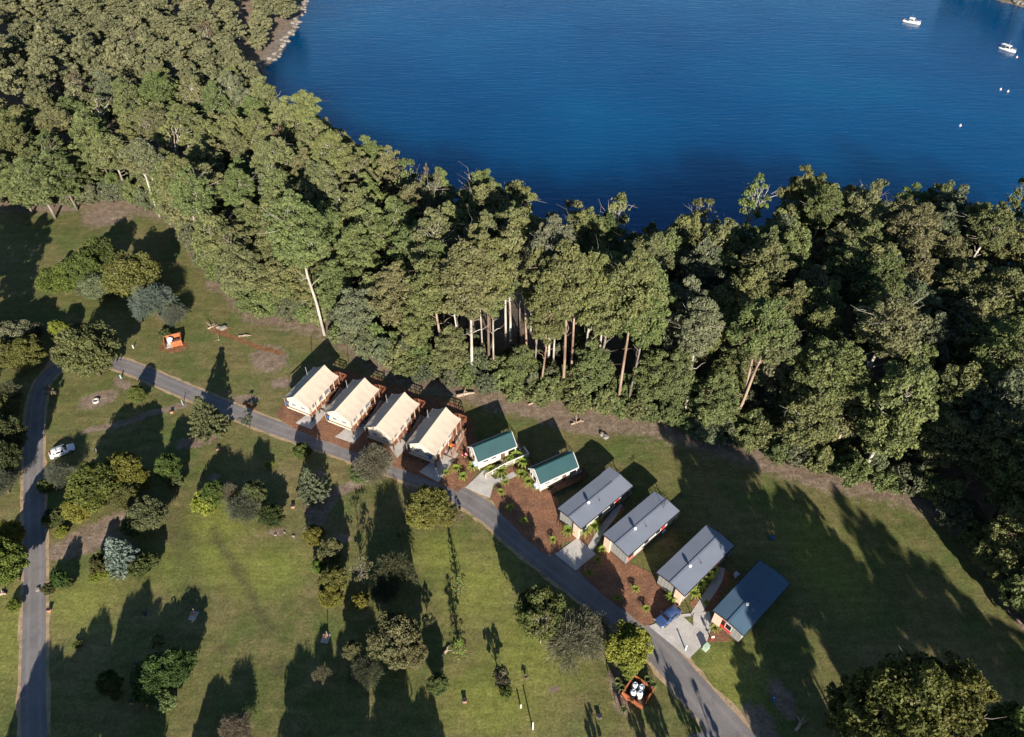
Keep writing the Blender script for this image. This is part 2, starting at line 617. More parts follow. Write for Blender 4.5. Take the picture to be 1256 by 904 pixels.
def strip(name, px, width, z, m, ragged=0.0, thick=0.0, kind='structure', off=0.0):
    line = smooth_line([at(x, y) for x, y in px])
    W = width if hasattr(width, '__len__') else (width, width)
    vs, tr = [], []
    n = len(line)
    across = [-1, -.72, -.5, -.28, 0, .28, .5, .72, 1]
    tv = [0, .2, 1, .2, 0, .2, 1, .2, 0]
    lr = np.random.default_rng(len(px) + int(width[0] * 10 if hasattr(width, '__len__') else width * 10))
    for i, p in enumerate(line):
        d = (line[min(i + 1, n - 1)] - line[max(i - 1, 0)]).normalized()
        s = Vector((d.y, -d.x, 0))
        w = (W[0] + (W[1] - W[0]) * i / (n - 1)) / 2
        for a, t in zip(across, tv):
            e = w * a * (1 + (lr.uniform(-ragged, ragged) if abs(a) == 1 else 0)) + off
            q = p + s * e
            vs.append((q.x, q.y, z))
            tr.append(t)
    k = len(across)
    ix = np.arange(n * k).reshape(n, k)
    q = np.stack([ix[:-1, :-1], ix[:-1, 1:], ix[1:, 1:], ix[1:, :-1]], -1).reshape(-1, 4)[:, ::-1]
    o = link(name, np_mesh(name, np.array(vs), q, m, dict(track=np.array(tr)), smooth=True))
    return tag(o, kind=kind)


LEFT_ROAD = [(41, 1010), (42, 930), (41, 850), (42, 760), (43, 700), (42, 645), (41, 590), (42, 530), (46, 490), (56, 464), (76, 449), (100, 443), (128, 443), (160, 451), (205, 470), (250, 489), (310, 514), (365, 534), (420, 553)]
MAIN_ROAD = [(420, 553), (480, 574), (535, 594), (588, 622), (640, 664), (702, 712), (757, 754), (806, 796), (851, 847), (899, 901), (960, 968), (1040, 1040)]
strip('road_verge', LEFT_ROAD, 4.1, .004, M['verge'], .07)
strip('road_verge', MAIN_ROAD, (4.0, 6.2), .006, M['verge'], .10)
strip('road', LEFT_ROAD, 3.1, .012, M['asphalt'], .02)
strip('road', MAIN_ROAD, (3.1, 4.9), .016, M['asphalt'], .02)
strip('side_road', [(890, 905), (850, 922), (800, 944), (740, 972), (650, 1010)], 3.6, .020, M['asphalt'], .02)
strip('gravel_path', [(52, 462), (64, 446), (72, 430), (84, 412), (92, 398)], 2.4, .009, M['verge'], .25)


SHEETS = []


def sheet(name, px, z, m, thick=0.0, sub=0.0, kind='structure'):
    """a level slab of real thickness over the outline that the photo shows on the ground"""
    P = [at(x, y) for x, y in px]
    SHEETS.append(np.array([(p.x, p.y) for p in P]))
    if sum((a.x * b.y - b.x * a.y) for a, b in zip(P, P[1:] + P[:1])) < 0: P.reverse()
    if sub:
        r = np.random.default_rng(len(px))
        Q2 = []
        for a, b in zip(P, P[1:] + P[:1]):
            n = max(1, int((b - a).length / sub))
            for k in range(n):
                Q2.append(a.lerp(b, k / n) + Vector((r.normal(0, .09), r.normal(0, .09), 0)))
        P = Q2
    mb = MB()
    n = len(P)
    mb.v = [(p.x, p.y, z) for p in P] + [(p.x, p.y, z - thick - .05) for p in P]
    mb.f = [tuple(range(n))] + [(i + n, (i + 1) % n + n, (i + 1) % n, i) for i in range(n)]
    return tag(mb.build(name, m), kind=kind)


sheet('mulch_bed', [(337, 508), (352, 488), (382, 462), (415, 452), (470, 466), (520, 485), (560, 495), (578, 512), (583, 535), (590, 566), (577, 592), (562, 603), (536, 593), (480, 571), (420, 549), (362, 527)], .05, M['mulch'], sub=1.2)
sheet('mulch_bed', [(600, 609), (618, 580), (640, 556), (652, 566), (665, 592), (684, 612), (690, 640), (700, 652), (686, 676), (672, 682), (648, 664), (620, 636)], .055, M['mulch'], sub=1.2)
sheet('mulch_bed', [(708, 700), (730, 682), (745, 668), (772, 690), (800, 703), (815, 728), (826, 748), (797, 766), (790, 768), (770, 752), (745, 735)], .05, M['mulch'], sub=1.2)
sheet('mulch_bed', [(684, 655), (702, 645), (716, 652), (734, 640), (760, 618), (768, 622), (745, 650), (733, 664), (720, 668), (700, 664)], .045, M['mulch'], sub=1.2)
sheet('mulch_bed', [(846, 740), (862, 724), (884, 700), (893, 700), (893, 716), (878, 742), (868, 751), (853, 752)], .045, M['mulch'], sub=1.2)
bed = sheet('mulch_bed', [(867, 787), (894, 787), (890, 768), (876, 762), (872, 774)], .05, M['mulch'], sub=1.2)
PAD = M['concrete']
for k, px in enumerate(([(363, 519), (397, 493), (402, 505), (382, 527)], [(411, 536), (445, 510), (451, 524), (434, 544)], [(477, 547), (498, 527), (505, 543), (487, 562)],
           [(514, 579), (552, 549), (562, 557), (538, 592)], [(571, 598), (594, 576), (607, 588), (601, 611)], [(681, 680), (708, 660), (731, 680), (706, 700)],
           [(796, 768), (832, 754), (852, 752), (870, 750), (874, 766), (867, 787), (859, 794), (845, 808)])):
    sheet('concrete_pad', px, .085, PAD)
strip('footpath', [(605, 592), (618, 588), (632, 581)], 1.1, .075, PAD)
strip('footpath', [(722, 676), (730, 664), (738, 650), (752, 632), (760, 618)], 1.1, .075, PAD)
strip('footpath', [(851, 757), (866, 734), (880, 712), (884, 696)], 1.3, .075, PAD)
tag(sheet('grass_triangle', [(838, 757), (850, 756), (850.5, 768)], .092, M['ground']), kind='structure')


# ------------------------------------------------------------------ trees
def unit(v):
    return v / np.maximum(np.linalg.norm(v, axis=-1, keepdims=True), 1e-9)


def sphere_dirs(n, r, low=-.35):
    d = unit(r.normal(size=(n * 3, 3)))
    d = d[d[:, 2] > low]
    return d[:n]


def leaf_quads(P, N, size, r, stretch=1.6, tint=None):
    """one diamond-shaped leaf spray at each point P, its face along N"""
    n = len(P)
    N = unit(N)
    A = unit(np.cross(N, unit(r.normal(size=(n, 3)))))
    B = np.cross(N, A)
    s = (size * r.uniform(.6, 1.25, n))[:, None]
    V = np.stack([P - A * s * stretch * .5, P - B * s * .5 + N * s * .12, P + A * s * stretch * .5, P + B * s * .5 + N * s * .12], 1).reshape(-1, 3)
    return V, np.arange(4 * n).reshape(n, 4), np.repeat(tint if tint is not None else np.full(n, .5), 4)


def clumps(centres, radii, per, size, r, flat=.75, wild=.75, stretch=1.5, low=-.35, subs=6, subr=.5):
    """leaf sprays on clumps of clumps: every centre carries smaller tufts over its upper side"""
    P, N, T = [], [], []
    for c, rad in zip(centres, radii):
        ct = r.uniform(.25, .75)
        for d in sphere_dirs(subs, r, low):
            sc = c + d * np.array([1, 1, flat]) * rad * r.uniform(.5, .85)
            sr = rad * subr * r.uniform(.75, 1.25)
            n = max(6, int(per * r.uniform(.75, 1.25)))
            q = sphere_dirs(n, r, -.55)
            n = len(q)
            P.append(sc + q * np.array([1, 1, flat]) * sr * (r.uniform(.55, 1.0, n) ** .5)[:, None])
            N.append(q * np.array([.8, .8, .5]) + r.normal(size=(n, 3)) * np.array([1, 1, .55]) * wild)
            T.append(np.clip(ct + r.normal(0, .08) + r.normal(0, .10, n), 0, 1))
    return np.concatenate(P), np.concatenate(N), np.concatenate(T)


def bend(a, b, r, k=4, amp=.06):
    a, b = np.asarray(a, float), np.asarray(b, float)
    L = np.linalg.norm(b - a)
    pts = [a + (b - a) * t + (r.normal(size=3) * L * amp if 0 < t < 1 else 0) for t in np.linspace(0, 1, k)]
    return pts


PROTO = {}


def finish(name, mbt, lv):
    V, F, T = lv
    PROTO.setdefault(name, []).append((mbt.mesh(name + '_trunk', M['bark'], True), np_mesh(name + '_crown', V, F, M['leaf'], dict(tint=T))))


def gum(name, seed, H, Rc, bare, n, per=46, size=.40, lean=0.0, top=.5, trunk_r=.27, forks=5):
    """eucalypt: tall pale trunk, rising limbs, a crown of separate domed clumps with gaps"""
    r = np.random.default_rng(seed)
    mb = MB()
    fork = H * min(.72, bare + .12)
    ax = r.uniform(0, 6.3)
    tip = np.array([math.cos(ax) * lean * H, math.sin(ax) * lean * H, H * .97])
    trunk = [np.array([0, 0, -.4]), np.array([tip[0] * .12, tip[1] * .12, fork * .4]), np.array([tip[0] * .3 + r.normal(0, .2), tip[1] * .3 + r.normal(0, .2), fork * .75]), np.array([tip[0] * .5, tip[1] * .5, fork])]
    mb.tube(trunk, [trunk_r * 1.25, trunk_r, trunk_r * .85, trunk_r * .7], 7)
    for _ in range(5):                                   # stubs and low dead limbs up the trunk
        u = r.uniform(.35, .98)
        p0 = trunk[1] + (trunk[3] - trunk[1]) * u
        a = r.uniform(0, 6.283)
        L = r.uniform(1.0, 3.6)
        e = p0 + np.array([math.cos(a) * L, math.sin(a) * L, L * r.uniform(.35, 1.1)])
        mb.tube(bend(p0, e, r, 4, .08), [trunk_r * .36, trunk_r * .26, trunk_r * .17, trunk_r * .05], 4, False)
    C, RR = [], []
    zc, zr = H * (bare + 1) / 2, H * (1 - bare) / 2
    tries = 0
    while len(C) < n and tries < 4000:
        tries += 1
        d = unit(r.normal(size=3))
        q = d * (r.uniform(.25, 1) ** .5)
        wz = q[2]
        wid = Rc * (1 - .38 * max(0, wz)) * (1 - .28 * max(0, -wz))
        rad = r.uniform(.8, 1.45) * Rc * .215
        c = np.array([q[0] * wid * .86 + tip[0] * .7, q[1] * wid * .86 + tip[1] * .7, zc + wz * (zr - rad * .5)])
        if all(np.linalg.norm((c - o) * np.array([1, 1, .8])) > (rad + k) * top for o, k in zip(C, RR)):
            C.append(c)
            RR.append(rad)
    C = np.array(C)
    heads = []
    order = np.argsort(-C[:, 2])
    for k in range(forks):
        c = C[order[int(k * len(C) / forks * .7)]]
        e = trunk[3] + (c - trunk[3]) * .55 + np.array([0, 0, .8])
        pts = bend(trunk[2] * .35 + trunk[3] * .65, e, r, 4, .05)
        mb.tube(pts, [trunk_r * .5, trunk_r * .42, trunk_r * .34, trunk_r * .26], 5)
        heads.append(e)
    heads = np.array(heads)
    for c in C:
        h = heads[np.argmin(np.linalg.norm(heads - c, axis=1))]
        o = unit(c - np.array([tip[0] * .6, tip[1] * .6, zc])) * Rc * .12
        mb.tube(bend(h, c + (o if r.random() < .4 else -o), r, 4, .06), [trunk_r * .30, trunk_r * .22, trunk_r * .15, trunk_r * .07], 4, False)
    for _ in range(6):                                   # bare dead ends that stick out of the crown
        h = heads[r.integers(len(heads))]
        d = unit(np.array([r.normal(), r.normal(), r.uniform(.1, 1.1)]))
        e = h + d * Rc * r.uniform(.8, 1.15)
        mb.tube(bend(h, e, r, 4, .07), [trunk_r * .32, trunk_r * .22, trunk_r * .14, trunk_r * .04], 4, False)
        mb.tube(bend(h * .4 + e * .6, e + r.normal(size=3) * Rc * .22, r, 3, .08), [trunk_r * .16, trunk_r * .1, trunk_r * .03], 4, False)
    P, N, T = clumps(C, RR, per, size, r, flat=.72, wild=.62, subs=8, subr=.44)
    k = len(P) // 14
    d = unit(r.normal(size=(k, 3))) * (r.random((k, 1)) ** .4) * np.array([Rc * .72, Rc * .72, zr * .8]) + np.array([tip[0] * .7, tip[1] * .7, zc])
    P, N, T = np.concatenate([P, d]), np.concatenate([N, r.normal(size=(k, 3)) * [1, 1, .6]]), np.concatenate([T, r.uniform(.3, .7, k)])
    finish(name, mb, leaf_quads(P, N, size, r, tint=T))


def broad(name, seed, H, Rc, n, per=40, size=.3, base=.12, flat=.85, trunk_r=.22, subs=6, wild=.75):
    """round leafy tree or shrub whose crown comes close to the ground"""
    r = np.random.default_rng(seed)
    mb = MB()
    mb.tube([(0, 0, -.3), (r.normal(0, .05), r.normal(0, .05), H * .3), (r.normal(0, .1), r.normal(0, .1), H * .6)], [trunk_r * 1.2, trunk_r, trunk_r * .6], 6)
    zc, zr = H * (base + 1) / 2, H * (1 - base) / 2
    C, RR = [], []
    for _ in range(3000):
        if len(C) >= n: break
        d = unit(r.normal(size=3))
        q = d * r.uniform(.6, 1.0)
        rad = Rc * r.uniform(.24, .38)
        c = np.array([q[0] * (Rc - rad * .8), q[1] * (Rc - rad * .8), zc + q[2] * (zr - rad * .7)])
        if all(np.linalg.norm(c - o) > (rad + k) * .45 for o, k in zip(C, RR)):
            C.append(c)
            RR.append(rad)
    for c in C[::2]:
        mb.tube(bend((0, 0, H * .25), c, r, 3, .06), [trunk_r * .4, trunk_r * .25, trunk_r * .1], 4, False)
    P, N, T = clumps(C, RR, per, size, r, flat=flat, wild=wild, subs=subs)
    finish(name, mb, leaf_quads(P, N, size, r, tint=T))


def conifer(name, seed, H, Rc, whorls, arms, per, size, base=.04, droop=.1, stretch=2.2, power=.8):
    """pine or spruce: whorls of arms, each carrying tufts out to its tip"""
    r = np.random.default_rng(seed)
    mb = MB()
    mb.tube([(0, 0, -.3), (0, 0, H * .5), (0, 0, H * .97)], [.22, .14, .03], 6)
    P, N, T = [], [], []
    for w in range(whorls):
        t = w / (whorls - 1)
        z = H * (base + (1 - base) * t * .97)
        L = Rc * max(.10, (1 - t) ** power) * r.uniform(.88, 1.1)
        k = max(4, int(arms * (.45 + .55 * (1 - t))))
        for a in np.arange(k) * 6.283 / k + r.uniform(0, 6):
            a += r.normal(0, .12)
            la = L * r.uniform(.78, 1.12)
            e = np.array([math.cos(a) * la, math.sin(a) * la, z + la * (.25 - droop) + .2])
            s = np.array([0, 0, z])
            if w % 2 == 0: mb.tube([s, e], [.05, .015], 4, False)
            ct = r.uniform(.3, .7)
            for u in np.linspace(.35, 1, max(2, int(la / .55))):
                c = s + (e - s) * u
                q = sphere_dirs(per, r, -.5)
                rr = .36 * (1.15 - .35 * u) * max(.75, Rc / 3)
                P.append(c + q * rr * r.uniform(.4, 1, (len(q), 1)))
                N.append(q + r.normal(size=q.shape) * .5)
                T.append(np.clip(ct + (.14 if u > .8 else -.06) + r.normal(0, .12, len(q)), 0, 1))
    P, N, T = map(np.concatenate, (P, N, T))
    finish(name, mb, leaf_quads(P, N, size, r, stretch=stretch, tint=T))


def wispy(name, seed, H, Rc, n, per=120, size=.10, stretch=9.0, lean=0.0):
    """she-oak: soft plumes of hair-thin drooping twigs"""
    r = np.random.default_rng(seed)
    mb = MB()
    mb.tube([(0, 0, -.3), (.1, 0, H * .35), (.1 + lean, .1, H * .7)], [.24, .18, .08], 6)
    P, A, T = [], [], []
    for k in range(n):
        d = unit(r.normal(size=3))
        d[2] = abs(d[2]) * .9 - .15
        q = d * r.uniform(.5, 1)
        c = np.array([q[0] * Rc * .82, q[1] * Rc * .82, H * .45 + q[2] * H * .5])
        mb.tube(bend((.05, 0, H * .3), c, r, 3, .05), [.07, .04, .015], 4, False)
        rad = Rc * r.uniform(.2, .34)
        o = sphere_dirs(per, r, -.6)
        P.append(c + o * rad * r.uniform(.15, 1, (len(o), 1)))
        A.append(unit(o * .8 + unit(c - np.array([0, 0, H * .3])) * .6 + r.normal(size=o.shape) * .35))
        T.append(np.clip(r.uniform(.3, .7) + r.normal(0, .16, len(o)), 0, 1))
    P, A, T = map(np.concatenate, (P, A, T))
    n = len(P)
    L = size * stretch * r.uniform(.6, 1.3, (n, 1))
    B = unit(np.cross(A, r.normal(size=(n, 3)))) * size * .5
    E = P + A * L
    E[:, 2] -= L[:, 0] * .25
    mid = (P + E) / 2
    V = np.stack([P, mid - B, E, mid + B], 1).reshape(-1, 3)
    finish(name, mb, (V, np.arange(4 * n).reshape(n, 4), np.repeat(T, 4)))


def spindly(name, seed, H, Rc, n, per=16, size=.2, leaves=.7):
    """thin open tree with its branches showing"""
    r = np.random.default_rng(seed)
    mb = MB()
    mb.tube([(0, 0, -.2), (.05, .05, H * .4), (.1, 0, H * .9)], [.09, .07, .02], 5)
    C = []
    for k in range(n):
        a, z = r.uniform(0, 6.3), H * r.uniform(.3, .95)
        rr = Rc * r.uniform(.5, 1) * (1.15 - z / H * .6)
        c = np.array([math.cos(a) * rr, math.sin(a) * rr, min(H, z + rr * .5)])
        mb.tube(bend((.05, .02, z * .75), c, r, 4, .08), [.05, .035, .022, .008], 4, False)
        for _ in range(3):
            e = c + r.normal(size=3) * Rc * .22
            mb.tube([c * .7 + np.array([.03, .0, z * .75]) * .3, e], [.022, .006], 3, False)
        if r.random() < leaves: C.append(c)
    P, N, T = clumps(C, [Rc * .26] * len(C), per, size, r, subs=4)
    finish(name, mb, leaf_quads(P, N, size, r, stretch=2.2, tint=T))


def fern(name, seed, Rc, H, n, stem=.35):
    """tree fern: a short stem and a ring of arching fronds"""
    r = np.random.default_rng(seed)
    mb = MB()
    mb.tube([(0, 0, -.1), (0, 0, stem)], [.12, .1], 6)
    V, F, T = [], [], []
    for k in range(n):
        a = 6.283 * k / n + r.normal(0, .12)
        L = Rc * r.uniform(.8, 1.15)
        d, s = np.array([math.cos(a), math.sin(a), 0]), np.array([-math.sin(a), math.cos(a), 0])
        t0 = r.uniform(.35, .75)
        pts = [(0, 0), (.28, .62), (.58, .85), (.85, .7), (1.05, .35)]
        for j in range(4):
            (u0, h0), (u1, h1) = pts[j], pts[j + 1]
            p0, p1 = d * u0 * L + [0, 0, stem + h0 * H], d * u1 * L + [0, 0, stem + h1 * H]
            for m_ in range(3):
                f0, f1 = m_ / 3, (m_ + .8) / 3
                w = Rc * .2 * (1 - abs((u0 + u1) / 2 - .45) * 1.3)
                a0, a1 = p0 + (p1 - p0) * f0, p0 + (p1 - p0) * f1
                for sg in (-1, 1):
                    b = len(V)
                    V += [a0, a1, a1 + s * w * sg + d * .08 * L - [0, 0, .05], a0 + s * w * sg * .9 + d * .07 * L - [0, 0, .05]]
                    F.append([b, b + 1, b + 2, b + 3])
                    T += [t0] * 4
    finish(name, mb, (np.array(V), np.array(F), np.array(T)))


for s_, (H_, R_, b_, n_) in enumerate(((30, 5.6, .56, 22), (32, 6.2, .50, 28), (29, 5.2, .58, 20), (33, 5.8, .55, 24), (28, 6.4, .44, 28))):
    gum('gum_tree', 20 + s_, H_, R_, b_, n_ + 30, per=50, size=.29, lean=.03)
for s_, (H_, R_, b_, n_) in enumerate(((20, 5.2, .16, 34), (22, 5.6, .2, 36), (18, 5.0, .14, 32), (21, 5.4, .24, 32))):
    gum('bushy_gum_tree', 40 + s_, H_, R_, b_, n_ + 32, per=46, size=.29, lean=.02, trunk_r=.28)
for s_ in range(2): gum('sparse_gum_tree', 60 + s_, 22, 4.6, .45, 12, per=26, size=.36, lean=.04, trunk_r=.32, forks=6)
for s_ in range(3): broad('broadleaf_tree', 70 + s_, 8, 4.0, 54, per=64, size=.22, subs=8)
for s_ in range(3): broad('shrub', 80 + s_, 3, 2.2, 30, per=46, size=.19, base=.0, trunk_r=.1, subs=7)
for s_ in range(2): broad('understorey_shrub', 90 + s_, 5.5, 3.2, 24, per=34, size=.34, base=-.02, trunk_r=.14)
for s_ in range(2): conifer('pine_tree', 100 + s_, 9, 3.3, 16, 12, 15, .26)
conifer('spruce_tree', 110, 8, 3.0, 18, 14, 18, .24, stretch=1.6, power=.62)
for s_ in range(2): wispy('she_oak', 120 + s_, 7, 4.0, 70, per=190, size=.075, stretch=7.5)
for s_ in range(2): spindly('spindly_tree', 130 + s_, 4, 1.5, 14)
spindly('bare_tree', 140, 7, 3.2, 22, per=10, size=.22, leaves=.35)
for s_ in range(2): conifer('young_araucaria', 150 + s_, 5, 1.3, 9, 6, 5, .16, droop=-.05, stretch=2.6)
for s_ in range(3): fern('tree_fern', 160 + s_, 1.25, .7, 12 + s_)
for s_ in range(2): fern('strappy_plant', 170 + s_, .9, 1.3, 16, .05)
PROTO_SIZE = dict(gum_tree=(30, 5.8), bushy_gum_tree=(20, 5.3), sparse_gum_tree=(22, 4.6), broadleaf_tree=(8, 4.0), shrub=(3, 2.2), understorey_shrub=(5.5, 3.2), pine_tree=(9, 3.4),
                  spruce_tree=(8, 3.1), she_oak=(7, 4.0), spindly_tree=(4, 1.6), bare_tree=(7, 3.2), young_araucaria=(5, 1.4), tree_fern=(1, 1.25), strappy_plant=(1.2, .9))
CANOPY = {}


def plant(kind, name, x, y, h, rad, leafc, barkc, label, cat, group=None, v=None, rz=None, z=None, lean=None):
    ps = PROTO[kind]
    tm, cm = ps[rng.integers(len(ps)) if v is None else v % len(ps)]
    o = thing(name, label, cat, (x, y, hz(x, y) if z is None else z), rng.uniform(0, 6.28) if rz is None else rz, group)
    H0, R0 = PROTO_SIZE[kind]
    o.scale = (rad / R0, rad / R0, h / H0)
    if lean: o.rotation_euler = (lean[0], lean[1], o.rotation_euler.z)
    a = link('trunk', tm, o)
    b = link('crown', cm, o)
    a.color = (*barkc, 1)
    j = rng.uniform(.88, 1.12)
    b.color = (*[c * j * rng.uniform(.95, 1.05) for c in leafc], 1)
    return o


WHITE_BARK, PINK_BARK, BROWN_BARK, GREY_BARK = (.46, .43, .385), (.33, .245, .185), (.15, .105, .08), (.22, .195, .17)
OLIVE, FRESH, YELLOWY, GREYG, DEEP = (.162, .180, .074), (.138, .172, .066), (.150, .140, .036), (.124, .138, .080), (.066, .086, .032)
HUES = [('olive', OLIVE), ('fresh green', FRESH), ('khaki', (.176, .182, .086)), ('grey green', (.152, .174, .102))]

# ---- the forest: from the meadow's edge to the water
PLACES = [((-37, 103), 'behind cream tents', 26), ((8, 88), 'behind green roofs', 16), ((28, 82), 'behind grey cabins', 16), ((58, 70), 'beside shaded lawn', 26),
          ((-62, 130), 'past orange pen', 24), ((-105, 170), 'above far clearing', 34), ((-92, 255), 'by rocky shore', 30),
          ((-150, 240), 'on far hillside', 80), ((-30, 140), 'by water beyond tents', 24), ((15, 120), 'by water beyond cabins', 24), ((75, 120), 'by water past last cabin', 40)]


def place_of(x, y):
    return min(PLACES, key=lambda p: math.hypot(x - p[0][0], y - p[0][1]) / p[2])[1]


FOREST = []


def forest_tree(x, y, kind, h, rad, hue=None, bark=None, v=None, lean=None, label=None):
    FOREST.append((x, y, kind, h, rad, hue, bark, v, lean, label))


# hand-placed trees whose trunks the photograph shows
for px, py, h, rad, bark, kind, v, lean, lab in (
        (398, 411, 31, 6.0, WHITE_BARK, 'gum_tree', 1, (0, R(-4)), 'tall gum with a bare white trunk leaning over the meadow by the first tent'),
        (580, 472, 31, 6.2, WHITE_BARK, 'gum_tree', 1, None, 'gum with forked cream trunk standing at the wood edge behind the fourth tent'),
        (690, 487, 36, 5.6, PINK_BARK, 'gum_tree', 0, None, 'tallest gum with thick straight pinkish trunk behind the green roofed cabins'),
        (699, 480, 34, 5.0, PINK_BARK, 'gum_tree', 2, None, None), (672, 455, 33, 5.2, WHITE_BARK, 'gum_tree', 3, None, None), (621, 440, 31, 5.0, WHITE_BARK, 'gum_tree', 2, None, None),
        (626, 436, 32, 5.2, WHITE_BARK, 'gum_tree', 0, None, None), (636, 420, 30, 5.6, GREY_BARK, 'gum_tree', 3, None, None), (757, 500, 33, 5.2, PINK_BARK, 'gum_tree', 3, None, None),
        (730, 490, 30, 5.6, GREY_BARK, 'gum_tree', 1, None, None), (775, 480, 31, 5.6, WHITE_BARK, 'gum_tree', 0, None, None), (898, 522, 29, 5.6, PINK_BARK, 'gum_tree', 2, (0, R(5)), 'gum with twin pinkish trunks leaning out over the shaded lawn'),
        (905, 520, 28, 5.4, PINK_BARK, 'gum_tree', 3, (0, R(4)), None), (985, 545, 27, 6, WHITE_BARK, 'gum_tree', 4, None, None), (262, 325, 24, 5.2, WHITE_BARK, 'gum_tree', 1, None, None), (255, 318, 25, 5.0, WHITE_BARK, 'gum_tree', 3, None, None),
        (205, 268, 22, 5, WHITE_BARK, 'gum_tree', 0, None, None), (196, 266, 22, 5, WHITE_BARK, 'gum_tree', 2, None, None), *[(px_, py_, 27 + (k_ * 7) % 6, 3.5 + (k_ % 3) * .4, (WHITE_BARK, WHITE_BARK, PINK_BARK, GREY_BARK)[k_ % 4], 'gum_tree', k_ % 4, (R((k_ * 37) % 5 - 2), R((k_ * 53) % 5 - 2)), None) for k_, (px_, py_) in enumerate(((568, 458), (606, 464), (646, 448), (655, 470), (678, 462), (712, 484), (786, 486), (768, 505), (838, 515), (592, 440)))],
        (545, 455, 28, 5.4, PINK_BARK, 'gum_tree', 0, None, None), (600, 455, 30, 5.4, BROWN_BARK, 'gum_tree', 3, None, None)):
    p = at(px, py)
    forest_tree(p.x, p.y, kind, h, rad, None, bark, v, lean, lab)
for px, py, h, rad in ((558, 466, 13, 3.6), (640, 478, 11, 3.2), (722, 494, 14, 3.8), (795, 506, 15, 4), (820, 512, 18, 4.2)):
    p = at(px, py)
    forest_tree(p.x, p.y, 'bushy_gum_tree', h, rad)
# big dark-crowned trees by the far clearing
for px, py, h, rad in ((68, 268, 17, 6.2), (40, 262, 15, 5.2), (95, 258, 16, 5.4), (20, 250, 15, 5)):
    p = at(px, py)
    forest_tree(p.x, p.y, 'bushy_gum_tree', h, rad, 1, GREY_BARK)


def in_view(x, y, z, m=70):
    px, py = project((x, y, z))
    return -m < px < 1256 + m and py > -m and py < 904 + m


cand = []
tries = 0
frng = np.random.default_rng(77)
CX = frng.uniform(-262, 150, 60000)
CY = frng.uniform(20, 372, 60000)
ok = (CY > front_y(CX) + 1.5)
CX, CY = CX[ok], CY[ok]
D = land_dist(np.column_stack([CX, CY]))
ok = (D > np.where(CX < -60, 2.5, 4)) & (D < 400)
CX, CY, D = CX[ok], CY[ok], D[ok]
taken = [(f[0], f[1], 4.2) for f in FOREST]
for x, y, d in zip(CX, CY, D):
    if inside(np.array([(x, y)]), HEAD)[0] or x > 150: continue
    if not (in_view(x, y, 14, 60) or (x > 60 and 20 < y < 150 and in_view(x, y, 0, 160))): continue
    if math.hypot((x + 116) / 5, (y - 178) / 5) < 1: continue
    left = x < -58
    far = math.hypot(x, y)
    slim = -14 < x < 24 and y - front_y(x) < 26
    sp = 5.0 if slim else 6.6 if not left else (6.9 if y < 200 else 8.2 if y < 270 else 9.4)
    if any(abs(x - a) < sp and abs(y - b) < sp and math.hypot(x - a, y - b) < (sp + c) / 2 + (0 if c > 5.3 else -.6) for a, b, c in taken): continue
    taken.append((x, y, sp))
    back = y - front_y(x)
    if left:
        h = frng.uniform(15, 21) - (2 if y > 250 else 0)
        kind = 'bushy_gum_tree' if frng.random() < .72 else ('gum_tree' if frng.random() < .75 else 'sparse_gum_tree')
        rad = frng.uniform(4.4, 6.0) * (1.06 if y > 240 else 1)
    else:
        h = frng.uniform(26, 32) - min(4, back * .10) + (2 if d < 22 and x > 0 else 0)
        dense = x < -12 or x > 62
        u = frng.random()
        kind = ('bushy_gum_tree' if u < .55 else 'gum_tree') if dense else ('gum_tree' if u < .86 else 'bushy_gum_tree')
        if x > 26 and u < .8: kind = 'bushy_gum_tree'
        lowfront = back < 13 and (x < -15 or x > 27) and frng.random() < .85
        if lowfront: kind, h = 'bushy_gum_tree', frng.uniform(15, 22)
        if slim and not lowfront: kind = 'gum_tree' if u < .93 else 'bushy_gum_tree'
        if d < 14 and frng.random() < .35: kind = 'sparse_gum_tree'
        rad = frng.uniform(4.6, 6.2) * (.8 if kind == 'sparse_gum_tree' else 1)
        if kind == 'bushy_gum_tree': h *= .86
        if lowfront: rad = frng.uniform(4.2, 5.4)
        if slim: rad, h = frng.uniform(3.9, 4.9), h + 1
    forest_tree(x, y, kind, h, rad)

# the 300 that show largest stand as trees of their own; the rest of the far hillside is one mass
FOREST.sort(key=lambda f: math.hypot(f[0], f[1]) - (1000 if f[9] else 0))
ALIKE = []
NEAR, FAR = FOREST[:296], FOREST[296:]
for (x, y, kind, h, rad, hue, bark, v, lean, label) in NEAR:
    hi = frng.choice(4, p=(.40, .22, .26, .12)) if hue is None else hue
    hn, hc = HUES[hi]
    bi = frng.random()
    bark = bark or (WHITE_BARK if bi < .42 else PINK_BARK if bi < .6 else GREY_BARK if bi < .85 else BROWN_BARK)
    pl = place_of(x, y)
    bn = {WHITE_BARK: 'white', PINK_BARK: 'pinkish', BROWN_BARK: 'brown', GREY_BARK: 'grey'}[bark]
    form = {'gum_tree': 'tall gum', 'bushy_gum_tree': 'bushy gum', 'sparse_gum_tree': 'slender gum'}[kind]
    lab = label or f'{hn} {form}, {bn} bark, {pl}'
    ALIKE.append(plant(kind, 'gum_tree', x, y, h, rad, hc, bark, lab, 'gum tree', 'gum trees ' + pl, v, lean=lean))
